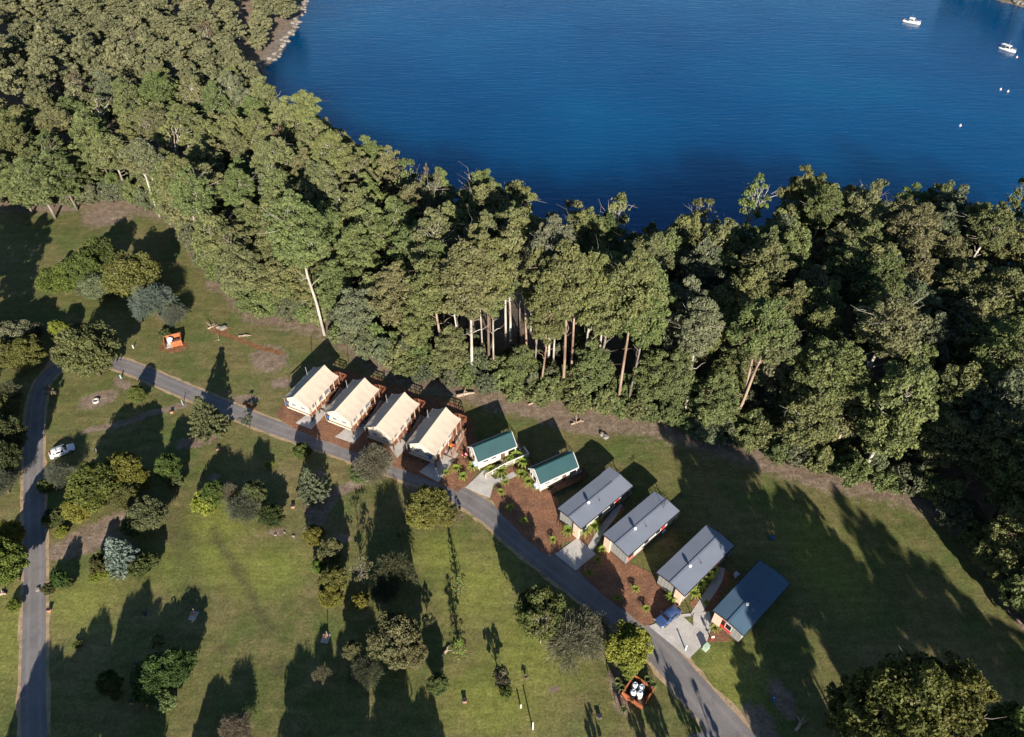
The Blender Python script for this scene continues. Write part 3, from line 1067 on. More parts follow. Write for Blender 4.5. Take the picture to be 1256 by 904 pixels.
if FAR:
    Vs, Fs, Ts, n0 = [], [], [], 0
    far_r = np.random.default_rng(3)
    for (x, y, kind, h, rad, *_q) in FAR:
        ps = PROTO[kind]
        me = ps[far_r.integers(len(ps))][1]
        co = np.empty(len(me.vertices) * 3, np.float32)
        me.vertices.foreach_get('co', co)
        co = co.reshape(-1, 4, 3)
        tn = np.empty(len(me.vertices), np.float32)
        me.attributes['tint'].data.foreach_get('value', tn)
        tn = tn.reshape(-1, 4)
        keep = far_r.random(len(co)) < .34
        co, tn = co[keep], tn[keep]
        cen = co.mean(1, keepdims=True)
        co = cen + (co - cen) * 1.75
        a = far_r.uniform(0, 6.28)
        c, s = math.cos(a), math.sin(a)
        H0, R0 = PROTO_SIZE[kind]
        X = (co[..., 0] * c - co[..., 1] * s) * rad / R0 + x
        Y = (co[..., 0] * s + co[..., 1] * c) * rad / R0 + y
        Z = co[..., 2] * h / H0 + hz(x, y)
        Vs.append(np.stack([X, Y, Z], -1).reshape(-1, 3))
        Ts.append(np.clip(tn + far_r.normal(0, .12), 0, 1).ravel())
        n0 += len(co)
    V = np.concatenate(Vs)
    o = link('hillside_forest', np_mesh('hillside_forest', V, np.arange(n0 * 4).reshape(-1, 4), M['leaf'], dict(tint=np.concatenate(Ts))))
    o.color = (.165, .17, .092, 1)  # leaf colour greyed to suggest haze over the far trees
    tag(o, 'far gum forest covering the hillside above the bay in one mass', 'forest', kind='stuff')

# pale dead trees standing over the canopy
for px, py, h, rad, where in ((528, 240, 24, 4.0, 'with red brown twigs against the water beyond the tents'), (340, 178, 17, 3.5, 'near the water by the rocky shore'), (160, 60, 16, 4.5, 'broadest of those on the far hillside'), (250, 40, 15, 4.5, 'uphill of the rocky shore'), (590, 262, 18, 1.5, 'narrow as a pole against the water'), (100, 115, 16, 4, 'lowest on the far hillside')):
    q = at(px, py, h * .7)
    plant('bare_tree', 'dead_gum_tree', q.x, q.y, h, rad, (.14, .11, .075), (.48, .43, .38), 'pale dead gum ' + where, 'dead tree', 'dead gums standing in the forest')

# understorey along the wood's front
us = 0
taken2 = []
for x in np.arange(-138, 88, .5):
    for _ in range(3):
        y = front_y(x) + abs(frng.normal(0, 4.5)) + .6
        if math.hypot(x + 40, y - 116) < 4 or any(math.hypot(x - a, y - b) < 2.7 for a, b in taken2): continue
        taken2.append((x, y))
        hh = frng.uniform(3.2, 8.5)
        hue = [FRESH, FRESH, OLIVE, GREYG][frng.integers(4)]
        hn = ['fresh green', 'deep green', 'olive', 'grey green'][[FRESH, DEEP, OLIVE, GREYG].index(hue)]
        sz = 'tall' if hh > 5.4 else 'low'
        pl = place_of(x, y)
        ALIKE.append(plant('understorey_shrub', 'understorey_shrub', x, y, hh, frng.uniform(2.2, 3.6), hue, BROWN_BARK, f'{sz} {hn} shrub, forest edge {pl}', 'shrub', 'shrubs at the forest edge ' + pl))
        us += 1

# alike trees are told apart by their order along the picture
ORD = 'first second third fourth fifth sixth seventh eighth ninth tenth eleventh twelfth thirteenth fourteenth fifteenth sixteenth seventeenth eighteenth nineteenth twentieth'.split()
NUM = 'one two three four five six seven eight nine ten eleven twelve thirteen fourteen fifteen sixteen seventeen eighteen nineteen twenty'.split()
same = {}
for o in ALIKE: same.setdefault(o['label'], []).append(o)
for lab, os_ in same.items():
    if 1 < len(os_) <= 20:
        os_.sort(key=lambda o: project((o.location.x, o.location.y, 12))[0])
        for i, o in enumerate(os_): o['label'] = f'{lab}, {ORD[i]} from left of {NUM[len(os_) - 1]}'

# the headland across the bay
for k in range(36):
    for _ in range(40):
        x, y = frng.uniform(214, 300), frng.uniform(326, 400)
        P_ = np.array([(x, y)])
        if inside(P_, HEAD)[0] and 3 < seg_dist(P_, HEAD)[0] < 26: break
    else: continue
    px, py = project((x, y, 17))
    if py > -2: continue
    plant('bushy_gum_tree', 'gum_tree', x, y, frng.uniform(15, 21), frng.uniform(4.6, 6), OLIVE, GREY_BARK, 'gum on the headland across the bay past the moored boats', 'gum tree', 'gums on the far headland')


# ------------------------------------------------------------------ trees and shrubs of the meadow: crown centre and radius as the photo shows them
LIME, BLUEG, YELLOW, GREYB = (.185, .215, .038), (.125, .155, .125), (.150, .146, .030), (.135, .125, .085)
MG, OL, PALE = (.075, .102, .028), (.100, .104, .034), (.128, .126, .062)


PLANTED = []


def mtree(px, py, rpx, h, kind, name, c, label, cat='tree', bark=BROWN_BARK, group=None, sq=None, v=None):
    zc = h * (.55 if kind not in ('tree_fern', 'strappy_plant') else .3)
    p = at(px, py, zc)
    r = rpx * mpp(py, zc)
    PLANTED.append((p.x, p.y, r))
    c = tuple(k * 1.14 for k in c)
    return plant(kind, name, p.x, p.y, h, r, c, bark, label, cat, group, v, z=hz(p.x, p.y))


for a in (
        (72, 343, 25, 7, 'broadleaf_tree', 'broadleaf_tree', (.095, .13, .028), 'bright green round tree at the west end of the clump above the road bend'),
        (104, 330, 24, 9, 'broadleaf_tree', 'broadleaf_tree', MG, 'mid green tree second in the clump above the road bend'),
        (122, 312, 22, 9, 'broadleaf_tree', 'broadleaf_tree', MG, 'green tree at the back of the clump above the road bend'),
        (118, 352, 22, 6, 'broadleaf_tree', 'broadleaf_tree', GREYG, 'grey green tree low in front of the clump above the road bend'),
        (162, 338, 34, 11, 'broadleaf_tree', 'broadleaf_tree', (.112, .118, .034), 'large yellowish green tree in the clump beside the silver blue one'),
        (186, 368, 27, 9, 'she_oak', 'silver_wattle', BLUEG, 'silver blue feathery tree with bare branches above the orange pen'),
        (214, 384, 17, 5, 'she_oak', 'silver_wattle', (.11, .125, .095), 'small grey green feathery tree just behind the orange pen'),
        (202, 409, 8, 2.2, 'shrub', 'shrub', DEEP, 'small dark shrub touching the upper corner of the orange pen', 'shrub'),
        (106, 430, 38, 12, 'broadleaf_tree', 'broadleaf_tree', (.112, .120, .048), 'big olive tree standing inside the road bend'),
        (72, 405, 14, 5, 'broadleaf_tree', 'broadleaf_tree', LIME, 'small bright lime tree behind the big olive tree at the road bend'),
        (16, 412, 24, 7, 'broadleaf_tree', 'broadleaf_tree', GREYG, 'grey green tree beside the gravel path past the road bend'),
        (44, 405, 13, 5, 'she_oak', 'she_oak', GREYB, 'little grey feathery tree between the gravel path and the olive pair'),
        (30, 433, 25, 7, 'broadleaf_tree', 'broadleaf_tree', (.115, .125, .036), 'yellow olive tree outside the road bend beside the gravel path'),
        (5, 436, 18, 7, 'broadleaf_tree', 'broadleaf_tree', OL, 'olive tree at the picture edge outside the road bend'),
        (6, 486, 24, 8, 'she_oak', 'she_oak', (.085, .095, .05), 'grey green feathery tree west of the road below the bend'),
        (2, 505, 22, 7, 'broadleaf_tree', 'broadleaf_tree', OL, 'dull olive tree west of the road opposite the fire ring'),
        (3, 535, 26, 10, 'broadleaf_tree', 'broadleaf_tree', DEEP, 'dark green tree shading the road across from the white car'),
        (2, 562, 22, 9, 'broadleaf_tree', 'broadleaf_tree', (.06, .075, .03), 'dark tree west of the road below the white car'),
        (0, 590, 19, 6, 'she_oak', 'she_oak', (.095, .105, .07), 'grey feathery tree west of the road below the dark trees'),
        (61, 480, 9, 3, 'spindly_tree', 'spindly_tree', GREYB, 'thin bare bush on the inside kerb of the road bend', 'shrub'),
        (168, 484, 11, 4.5, 'broadleaf_tree', 'broadleaf_tree', (.10, .125, .03), 'small young green tree alone beside the road west of the pine'),
        (250, 508, 23, 9, 'pine_tree', 'pine_tree', (.098, .115, .05), 'pale green conical pine beside the road west of the tents'),
        (303, 516, 10, 3.6, 'spindly_tree', 'spindly_tree', (.10, .12, .08), 'thin grey sapling on the road verge east of the pale pine'),
        (380, 592, 19, 7.5, 'pine_tree', 'pine_tree', (.098, .128, .072), 'bluish green round pine south of the first tent'),
        (371, 553, 12, 3.4, 'shrub', 'shrub', MG, 'round green bush at the road edge in front of the first tent', 'shrub'),
        (458, 566, 27, 7.5, 'she_oak', 'she_oak', GREYB, 'grey brown feathery she oak beside the third tent pad'),
        (442, 580, 15, 3.8, 'shrub', 'shrub', (.085, .115, .045), 'leafy green bush at the foot of the grey she oak', 'shrub'),
        (118, 596, 33, 9, 'broadleaf_tree', 'broadleaf_tree', (.108, .120, .030), 'large olive yellow tree below the white car'),
        (150, 578, 24, 8, 'broadleaf_tree', 'broadleaf_tree', (.128, .130, .028), 'yellow green tree on the far side of the large olive yellow tree'),
        (174, 588, 12, 5, 'broadleaf_tree', 'broadleaf_tree', (.14, .14, .028), 'small yellow tree at the east end of the olive yellow group'),
        (96, 625, 18, 6, 'broadleaf_tree', 'broadleaf_tree', YELLOW, 'golden olive tree low at the near end of the olive yellow group'),
        (152, 608, 20, 5, 'broadleaf_tree', 'broadleaf_tree', OL, 'dull olive tree tucked under the yellow green tree'),
        (72, 580, 18, 5, 'she_oak', 'she_oak', (.11, .115, .085), 'grey feathery tree just below the white car'),
        (56, 596, 10, 3, 'shrub', 'shrub', MG, 'green shrub on the road edge below the grey feathery tree', 'shrub'),
        (206, 574, 17, 6, 'broadleaf_tree', 'broadleaf_tree', (.08, .12, .03), 'fresh green tree between the two big olive groups'),
        (214, 590, 12, 3, 'shrub', 'shrub', (.10, .12, .05), 'pale green shrub in front of the fresh green tree', 'shrub'),
        (182, 630, 23, 7, 'broadleaf_tree', 'broadleaf_tree', (.085, .095, .045), 'grey olive tree up the slope from the blue spruce'),
        (163, 645, 14, 5, 'broadleaf_tree', 'broadleaf_tree', DEEP, 'dark small tree beside the grey olive tree'),
        (68, 634, 16, 2.8, 'shrub', 'shrub', (.07, .085, .03), 'wide dull green bush beside the road below the golden olive tree', 'shrub'),
        (76, 652, 9, 1.3, 'shrub', 'shrub', LIME, 'low lime green bush beside the bare soil near the road', 'shrub'),
        (145, 677, 22, 7.5, 'spruce_tree', 'blue_spruce', (.135, .175, .155), 'silver blue spruce standing in the lawn by the bare soil'),
        (121, 692, 12, 4, 'shrub', 'shrub', (.065, .065, .025), 'dark olive bush on the west side of the blue spruce', 'shrub'),
        (117, 707, 9, 1.4, 'shrub', 'shrub', LIME, 'low lime border plant in front of the dark olive bush', 'shrub'),
        (134, 703, 8, 1.2, 'shrub', 'shrub', LIME, 'low lime border plant at the foot of the blue spruce', 'shrub'),
        (152, 697, 7, 1.2, 'shrub', 'shrub', (.16, .165, .03), 'low yellow lime border plant east of the spruce foot', 'shrub'),
        (172, 694, 17, 3.2, 'shrub', 'shrub', (.075, .088, .03), 'olive bush on the east side of the blue spruce', 'shrub'),
        (186, 688, 10, 3, 'shrub', 'shrub', (.09, .11, .04), 'small grey green bush at the east end of the spruce bed', 'shrub'),
        (4, 690, 29, 9, 'broadleaf_tree', 'broadleaf_tree', (.105, .13, .028), 'big yellow green tree on the west road edge below the crossing shade'),
        (14, 655, 16, 6, 'broadleaf_tree', 'broadleaf_tree', YELLOW, 'smaller yellow tree behind the big yellow green tree by the road'),
        (73, 710, 11, 3.4, 'shrub', 'shrub', (.05, .085, .025), 'dark green round bush on the east road edge', 'shrub'),
        (59, 722, 8, 2.2, 'shrub', 'shrub', (.07, .08, .03), 'small dull bush beside the dark round bush by the road', 'shrub'),
        (84, 715, 7, 1.6, 'shrub', 'shrub', (.09, .12, .035), 'small green bush on the lawn side of the dark round bush', 'shrub'),
        (17, 742, 9, 1.5, 'shrub', 'shrub', (.14, .16, .03), 'small lime bush on the west road edge', 'shrub'),
        (252, 616, 18, 4, 'shrub', 'shrub', LIME, 'lime green dome bush in the middle of the lawn', 'shrub'),
        (262, 606, 17, 5, 'broadleaf_tree', 'broadleaf_tree', (.085, .12, .03), 'green bush behind the lime green dome bush', 'shrub'),
        (280, 604, 13, 5, 'she_oak', 'she_oak', GREYB, 'brownish feathery shrub east of the lime dome bush', 'shrub'),
        (299, 622, 23, 6, 'she_oak', 'she_oak', (.10, .115, .075), 'grey green feathery tree in the middle of the lawn'),
        (312, 606, 15, 6, 'broadleaf_tree', 'broadleaf_tree', (.085, .10, .042), 'dull green tree behind the grey green feathery tree'),
        (333, 633, 17, 4, 'broadleaf_tree', 'broadleaf_tree', (.05, .07, .022), 'dark green round bush at the end of the lawn shrub row', 'shrub'),
        (330, 570, 6, 1.2, 'shrub', 'shrub', LIME, 'tiny lime plant by the long shadow north of the shrub row', 'shrub'),
        (385, 657, 14, 4, 'broadleaf_tree', 'broadleaf_tree', YELLOW, 'bright yellow bush alone on the lawn', 'shrub'),
        (406, 677, 16, 6, 'broadleaf_tree', 'broadleaf_tree', PALE, 'pale olive tree at the head of the mixed group in mid lawn'),
        (393, 694, 11, 3, 'shrub', 'shrub', (.09, .14, .03), 'bright green bush on the west side of the mixed group', 'shrub'),
        (409, 713, 19, 6, 'broadleaf_tree', 'broadleaf_tree', (.125, .118, .036), 'olive tree in the middle of the mixed group'),
        (406, 732, 15, 5, 'broadleaf_tree', 'broadleaf_tree', (.146, .138, .032), 'golden tree at the near end of the mixed group'),
        (440, 702, 20, 6.5, 'bare_tree', 'bare_tree', PALE, 'half bare tree with grey limbs in the mixed group', 'tree', GREY_BARK),
        (442, 737, 12, 2.5, 'shrub', 'shrub', (.15, .138, .03), 'mustard yellow shrub in the shade of the half bare tree', 'shrub'),
        (484, 700, 27, 9, 'she_oak', 'she_oak', (.075, .08, .04), 'tall dark she oak with long plumes in mid lawn'),  # this one and the next: shade put into the dark leaf colour
        (470, 725, 18, 6, 'she_oak', 'she_oak', (.06, .07, .035), 'smaller dark she oak leaning on the tall dark one'),
        (526, 621, 27, 8.5, 'broadleaf_tree', 'broadleaf_tree', (.132, .134, .036), 'dense golden olive tree beside the road south of the fourth tent'),
        (514, 634, 16, 5, 'broadleaf_tree', 'broadleaf_tree', (.14, .138, .034), 'low golden side of foliage at the foot of the dense golden olive tree'),
        (545, 634, 14, 4, 'broadleaf_tree', 'broadleaf_tree', (.13, .125, .036), 'small golden bush on the road side of the dense golden tree', 'shrub'),
        (562, 634, 8, 2, 'spindly_tree', 'spindly_tree', GREYB, 'dry twiggy bush on the verge beside the golden tree', 'shrub'),
        (489, 650, 11, 3, 'young_araucaria', 'young_araucaria', (.12, .16, .06), 'pale green star shaped sapling beside the golden tree'),
        (563, 717, 9, 4.5, 'young_araucaria', 'young_araucaria', (.13, .16, .05), 'star shaped sapling alone on the lawn with a long thin shadow'),
        (564, 793, 12, 4.2, 'young_araucaria', 'young_araucaria', (.12, .175, .035), 'bright green star shaped sapling beside the fallen log'),
        (525, 762, 9, 3, 'spindly_tree', 'spindly_tree', (.10, .11, .05), 'wispy sapling on the lawn beside the pale olive clumped tree'),
        (559, 760, 9, 3.2, 'spindly_tree', 'spindly_tree', (.05, .06, .025), 'dark twiggy sapling behind the bright star sapling'),
        (484, 785, 33, 10, 'broadleaf_tree', 'broadleaf_tree', PALE, 'big pale olive tree of rounded clumps in the lower lawn'),
        (508, 803, 17, 7, 'broadleaf_tree', 'broadleaf_tree', PALE, 'lower right bough mass beside the big pale olive clumped tree'),
        (433, 800, 13, 5, 'broadleaf_tree', 'broadleaf_tree', (.115, .12, .06), 'small grey olive tree west of the big pale olive tree'),
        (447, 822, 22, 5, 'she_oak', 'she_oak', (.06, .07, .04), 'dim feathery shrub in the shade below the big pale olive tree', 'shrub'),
        (394, 828, 12, 3.6, 'she_oak', 'she_oak', GREYB, 'dry pale shrub at the edge of the large shade', 'shrub'),
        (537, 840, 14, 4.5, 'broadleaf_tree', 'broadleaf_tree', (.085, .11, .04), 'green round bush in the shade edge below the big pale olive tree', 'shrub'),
        (664, 752, 33, 9, 'broadleaf_tree', 'broadleaf_tree', (.11, .13, .045), 'dark leathery leafed tree beside the broad grey she oak', 'tree', WHITE_BARK),
        (664, 770, 21, 8.5, 'bare_tree', 'bare_tree', (.12, .115, .045), 'grey twiggy tree with a white forked stem in front of the dark leathery tree', 'tree', WHITE_BARK),
        (704, 782, 40, 7.5, 'she_oak', 'she_oak', (.125, .125, .082), 'broad grey feathery she oak beside the road'),
        (722, 768, 28, 6.5, 'she_oak', 'she_oak', (.118, .12, .078), 'grey feathery she oak on the road side of the broad one'),
        (771, 792, 29, 7.5, 'broadleaf_tree', 'broadleaf_tree', (.205, .235, .045), 'round lime green tree on the road edge opposite the parked hatchback'),
        (772, 812, 18, 5, 'broadleaf_tree', 'broadleaf_tree', (.20, .23, .045), 'lower lime green bush in front of the round lime tree', 'shrub'),
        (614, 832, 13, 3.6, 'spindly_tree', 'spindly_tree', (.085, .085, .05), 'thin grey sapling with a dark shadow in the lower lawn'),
        (620, 848, 9, 1.6, 'shrub', 'shrub', (.09, .11, .03), 'small green shrub at the foot of the thin grey sapling', 'shrub'),
        (645, 831, 4, .7, 'strappy_plant', 'strappy_plant', GREYB, 'tiny dry tussock on the lower lawn', 'plant'),
        (190, 828, 28, 4.5, 'broadleaf_tree', 'broadleaf_tree', (.062, .10, .03), 'dark green wide bush in the near lawn', 'shrub'),
        (216, 818, 25, 5, 'broadleaf_tree', 'broadleaf_tree', (.06, .095, .028), 'dark green bush on the lawn side of the near wide bush', 'shrub'),
        (180, 846, 18, 3, 'shrub', 'shrub', (.08, .13, .035), 'fresh green bush at the near corner of the wide bush group', 'shrub'),
        (202, 858, 15, 3, 'shrub', 'shrub', (.12, .15, .06), 'pale green bush at the bottom of the wide bush group', 'shrub'),
        (194, 788, 10, 2.4, 'spindly_tree', 'spindly_tree', (.13, .15, .05), 'pale sapling behind the wide bush group', 'shrub'),
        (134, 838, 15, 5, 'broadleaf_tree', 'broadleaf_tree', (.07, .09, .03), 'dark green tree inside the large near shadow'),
        (142, 852, 8, 1.6, 'shrub', 'shrub', (.10, .155, .05), 'small bright bush at the edge of the large near shadow', 'shrub'),
        (95, 790, 6, 1, 'shrub', 'shrub', (.12, .14, .04), 'tiny pale bush beside the large near shadow', 'shrub'),
        (287, 893, 22, 4.5, 'she_oak', 'she_oak', (.17, .14, .10), 'pinkish grey feathery shrub at the bottom of the lawn', 'shrub')):
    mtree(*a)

# a tall spreading gum close below the drone, and its neighbour
for px, py, r_, h, c, lab in ((1098, 872, 62, 25, (.105, .112, .034), 'very large spreading gum close in the lower corner of the shaded lawn'),
                              (1145, 868, 54, 23, (.112, .118, .034), 'sunlit crown on the outer side of the very large spreading gum'),
                              (1052, 866, 36, 19, (.095, .105, .036), 'dark inner crown on the road side of the very large spreading gum'),
                              (1234, 897, 34, 18, (.085, .12, .036), 'green tree beyond the very large spreading gum at the picture corner')):
    zc = h * .62
    p = at(px, py, zc)
    plant('bushy_gum_tree', 'gum_tree', p.x, p.y, h, r_ * mpp(py, zc), c, GREY_BARK, lab, 'gum tree')

for x, y, h, r_ in ((40, 14, 12, 3.6), (38.5, 19, 11, 3.0), (45, 12, 20, 4.0), (37.5, 23, 9, 2.6), (41.5, 22, 12, 3.2)):
    plant('bushy_gum_tree', 'gum_tree', x, y, h, r_, OLIVE, GREY_BARK, 'bushy gum below the frame shading the bare patch by the road', 'gum tree', 'bushy gums shading the lawn')
for x, y, h, r_ in ((25.5, 26, 8.5, 1.2), (27, 23, 8, 1.3), (28.5, 25, 7, 1.2), (19.5, 24, 7.5, 1.1), (21.5, 25, 8, 1.0), (22.5, 22, 9, 1.2), (13, 25, 6, 1.0)):
    plant('spindly_tree', 'spindly_tree', x, y, h, r_, OLIVE, BROWN_BARK, 'slender tree below the frame with a streaky shadow on the road end', 'tree', 'slender trees shading the road end')
# trees just outside the frame whose shadows fall across the lawns
for x, y, h, r_ in ((48.5, 0, 29, 4.2), (49.5, 8, 22, 4.0), (61, 2, 27, 4.6), (63.5, -4, 30, 4.6), (65.5, 0, 26, 4.2), (65.5, -7, 30, 4.6), (60, -9, 31, 5), (72, -2, 29, 3.0), (74.5, -3, 27, 3.6), (77, -2, 24, 4), (79.5, -1, 22, 4.2), (82.5, 0, 19, 4.4), (75, 2, 16, 4), (80, 5, 14, 4), (86, 1, 15.5, 4.2), (90, 2, 15, 4.4), (94, 3, 15, 4.4)):
    plant('gum_tree', 'gum_tree', x, y, h, r_, OLIVE, GREY_BARK, 'tall gum below the frame shading the lawn past the grey cabins', 'gum tree', 'tall gums shading the lawn')
for x, y, h, r_ in ((-55, 24, 11, 3.6), (-50, 26, 12.5, 3.6), (-46, 21, 11, 3.6), (-60, 20, 11, 3.8), (-37, 24, 7.5, 2.6), (-34, 23, 6.5, 2.4), (-24, 20, 11, 3.4), (-18, 19, 12, 3.6), (-12, 20, 10.5, 3.2), (-8, 21, 8, 2.6)):
    plant('broadleaf_tree', 'broadleaf_tree', x, y, h, r_, OLIVE, BROWN_BARK, 'tree below the frame shading the near lawn', 'tree', 'trees shading the near lawn')
for x, y, h, r_ in ((-112, 118, 17, 5), (-119, 124, 18, 5), (-124, 132, 16, 5), (-108, 110, 14, 4.5), (-103, 97, 10, 4)):
    plant('bushy_gum_tree', 'gum_tree', x, y, h, r_, OLIVE, GREY_BARK, 'gum outside the road bend shading the far clearing', 'gum tree', 'gums shading the far clearing')

# ferns and strappy plants of the cabin gardens
FERN = (.17, .22, .035)
for px, py, r_, h, where in ((559, 575, 6, .9, 'on the mulch beside the fourth tent pad'), (568, 585, 6, .9, 'on the mulch near the road by the first green cabin pad'), (547, 581, 5, .8, 'at the corner of the fourth tent pad'), (580, 573, 7, 1.2, 'at the front corner of the first green cabin'),
                             (602, 577, 6, 1.1, 'at the foot of the first green cabin ramp'), (614, 579, 8, 1.4, 'beside the footpath of the first green cabin'), (633, 562, 8, 1.7, 'under the white deck rail of the first green cabin'), (641, 569, 8, 1.7, 'in the bed right of the first green cabin deck'),
                             (626, 566, 7, 1.3, 'behind the footpath bend of the first green cabin'), (639, 583, 7, 1.2, 'at the end of the footpath between the green cabins'), (648, 592, 7, 1.2, 'in front of the second green cabin'), (655, 598, 5, .9, 'on the mulch corner by the second green cabin'), (620, 592, 5, .9, 'south of the footpath between the green cabins'),
                             (614, 604, 5, .8, 'on the shaded mulch beside the first green cabin pad'), (626, 623, 5, .8, 'alone on the shaded mulch above the road'), (642, 640, 5, .8, 'on the shaded mulch above the first grey cabin pad'), (678, 663, 5, .8, 'on the dark mulch beside the first grey cabin pad'),
                             (697, 652, 8, 1.3, 'left of the salmon panel of the first grey cabin'), (716, 653, 8, 1.8, 'right of the salmon panel of the first grey cabin'), (728, 648, 8, 1.8, 'beside the footpath of the first grey cabin'), (733, 636, 7, 1.6, 'against the side wall of the first grey cabin'), (738, 675, 5, .9, 'by the salmon panel of the second grey cabin'),
                             (733, 688, 5, .8, 'on the mulch below the first grey cabin pad'), (722, 704, 5, .7, 'in the shaded mulch by the road below the first grey cabin'), (779, 723, 5, .8, 'on the sunny mulch between the second and third grey cabins'), (757, 735, 5, .8, 'on the shaded mulch above the lime tree'), (792, 747, 5, .8, 'on the mulch beside the hatchback bay'),
                             (825, 734, 8, 1.5, 'left of the salmon panel of the third grey cabin'), (850, 730, 7, 1.5, 'right of the salmon panel of the third grey cabin'), (858, 720, 8, 1.8, 'against the side wall of the third grey cabin'), (868, 709, 8, 1.8, 'beside the footpath of the third grey cabin'), (875, 702, 7, 1.6, 'at the far end of the third grey cabin footpath'),
                             (866, 741, 4, .7, 'by the footpath fork near the hatchback'), (876, 771, 6, .9, 'in the small bed below the red window of the last cabin'), (884, 769, 5, .8, 'second in the small bed below the red window')):
    mtree(px, py, r_ * 1.22, h * 1.1, 'tree_fern', 'tree_fern', FERN, 'bright green fern ' + where, 'fern')
for px, py, where in ((757, 838, 'left of the timber pen by the road'), (762, 846, 'at the left corner of the timber pen'), (771, 834, 'behind the timber pen under the lime tree'), (793, 836, 'right of the timber pen beside the verge'), (800, 842, 'by the right corner of the timber pen'), (765, 872, 'below the timber pen')):
    mtree(px, py, 6, 1.5, 'strappy_plant', 'strappy_plant', (.10, .125, .045), 'strappy green flax ' + where, 'plant')


# ------------------------------------------------------------------ cabins and tents (each in its own frame: x along the ridge, y to the uphill side)
def gable_prism(L0, L1, W, z0, ze, zr, inset=0.0):
    """walls of a gabled building as one closed shell"""
    mb = MB()
    h = W / 2
    A = [(L0, -h, z0), (L0, h, z0), (L0, h, ze), (L0, 0, zr), (L0, -h, ze)]
    B = [(L1, y, z) for _, y, z in A]
    mb.v = A + B
    mb.f = [(0, 1, 2, 3, 4)[::-1], (5, 6, 7, 8, 9), (0, 5, 6, 1)[::-1], (0, 4, 9, 5)[::-1], (1, 6, 7, 2)[::-1]]
    return mb


def roof_sheet(L, y0, z0, y1, z1, pitch_n, rib=.3, t=.06, rh=.02, sag=0.0):
    """one roof slope from the eave (y0, z0) to the ridge (y1, z1) with raised ribs running down it"""
    mb = MB()
    h = L / 2
    mb.quad((-h, y0, z0), (h, y0, z0), (h, y1, z1), (-h, y1, z1))
    mb.quad((-h, y0, z0 - t), (-h, y1, z1 - t), (h, y1, z1 - t), (h, y0, z0 - t))
    for a, b in (((-h, y0, z0), (h, y0, z0)), ((h, y0, z0), (h, y1, z1)), ((h, y1, z1), (-h, y1, z1)), ((-h, y1, z1), (-h, y0, z0))):
        mb.quad(a, (a[0], a[1], a[2] - t), (b[0], b[1], b[2] - t), b)
    n = int(L / rib)
    for i in range(n):
        x = -h + (i + .5) * L / n
        w = .05
        mb.quad((x - w, y0, z0 + .004), (x, y0, z0 + rh), (x, y1, z1 + rh), (x - w, y1, z1 + .004))
        mb.quad((x, y0, z0 + rh), (x + w, y0, z0 + .004), (x + w, y1, z1 + .004), (x, y1, z1 + rh))
    if y0 > y1:
        mb.f = [f[::-1] for f in mb.f]
    return mb


def window(parent, x0, x1, z0, z1, y, frame, out=-1, axis_='y'):
    """framed pane on a wall: axis_ y = side wall at y, axis_ x = end wall at x = y"""
    w = MB()
    t = .05
    for a, b, c, d in ((x0 - .07, x1 + .07, z1, z1 + .07), (x0 - .07, x1 + .07, z0 - .07, z0), (x0 - .07, x0, z0, z1), (x1, x1 + .07, z0, z1)):
        lo, hi = (y - t, y + .01) if out < 0 else (y - .01, y + t)
        if axis_ == 'y': w.box(a, b, lo, hi, c, d)
        else: w.box(lo, hi, a, b, c, d)
    f = w.build('window', frame, parent)
    lo, hi = (y - .025, y + .005) if out < 0 else (y - .005, y + .025)
    g = MB()
    if axis_ == 'y': g.box(x0, x1, lo, hi, z0, z1)
    else: g.box(lo, hi, x0, x1, z0, z1)
    g.build('pane', M['glass'], f)
    return f


def rail(parent, pts, z0, h, m, name='railing', post=.07, bars=1):
    mb = MB()
    for a, b in zip(pts[:-1], pts[1:]):
        A, B = Vector(a), Vector(b)
        za, zb = (A.z if len(a) > 2 else z0), (B.z if len(b) > 2 else z0)
        A, B = Vector((A.x, A.y, za)), Vector((B.x, B.y, zb))
        mb.beam(A + Vector((0, 0, h)), B + Vector((0, 0, h)), post * 1.5, post)
        for k in range(bars):
            q = h * (.35 + .35 * k)
            mb.beam(A + Vector((0, 0, q)), B + Vector((0, 0, q)), post * .5, post * .7)
        n = max(1, int((B - A).length / 1.3))
        for i in range(n + 1):
            p = A.lerp(B, i / n)
            mb.beam(p, p + Vector((0, 0, h - .02)), post)
    return mb.build(name, m, parent)


def boards(parent, x0, x1, y0, y1, z, m, along='x', w=.28, t=.06, name='deck'):
    """deck of separate boards with open joints, on bearers"""
    mb = MB()
    if along == 'x':
        n = max(1, round((y1 - y0) / w))
        for i in range(n):
            a = y0 + (y1 - y0) * i / n
            mb.box(x0, x1, a, a + (y1 - y0) / n - .02, z - t, z + (.004 if i % 3 else 0))
        for x in np.linspace(x0 + .2, x1 - .2, 4): mb.box(x - .05, x + .05, y0, y1 - .02, z - t - .16, z - t - .004)
    else:
        n = max(1, round((x1 - x0) / w))
        for i in range(n):
            a = x0 + (x1 - x0) * i / n
            mb.box(a, a + (x1 - x0) / n - .02, y0, y1, z - t, z + (.004 if i % 3 else 0))
        for y in np.linspace(y0 + .2, y1 - .2, 4): mb.box(x0, x1 - .02, y - .05, y + .05, z - t - .16, z - t - .004)
    return mb.build(name, m, parent)


def stumps(parent, xs, ys, z, m, w=.14, name='stump'):
    me = MB().box(-w / 2, w / 2, -w / 2, w / 2, -.3, z).mesh(name, m)
    for x in xs:
        for y in ys: link(name, me, parent, (x, y, 0))


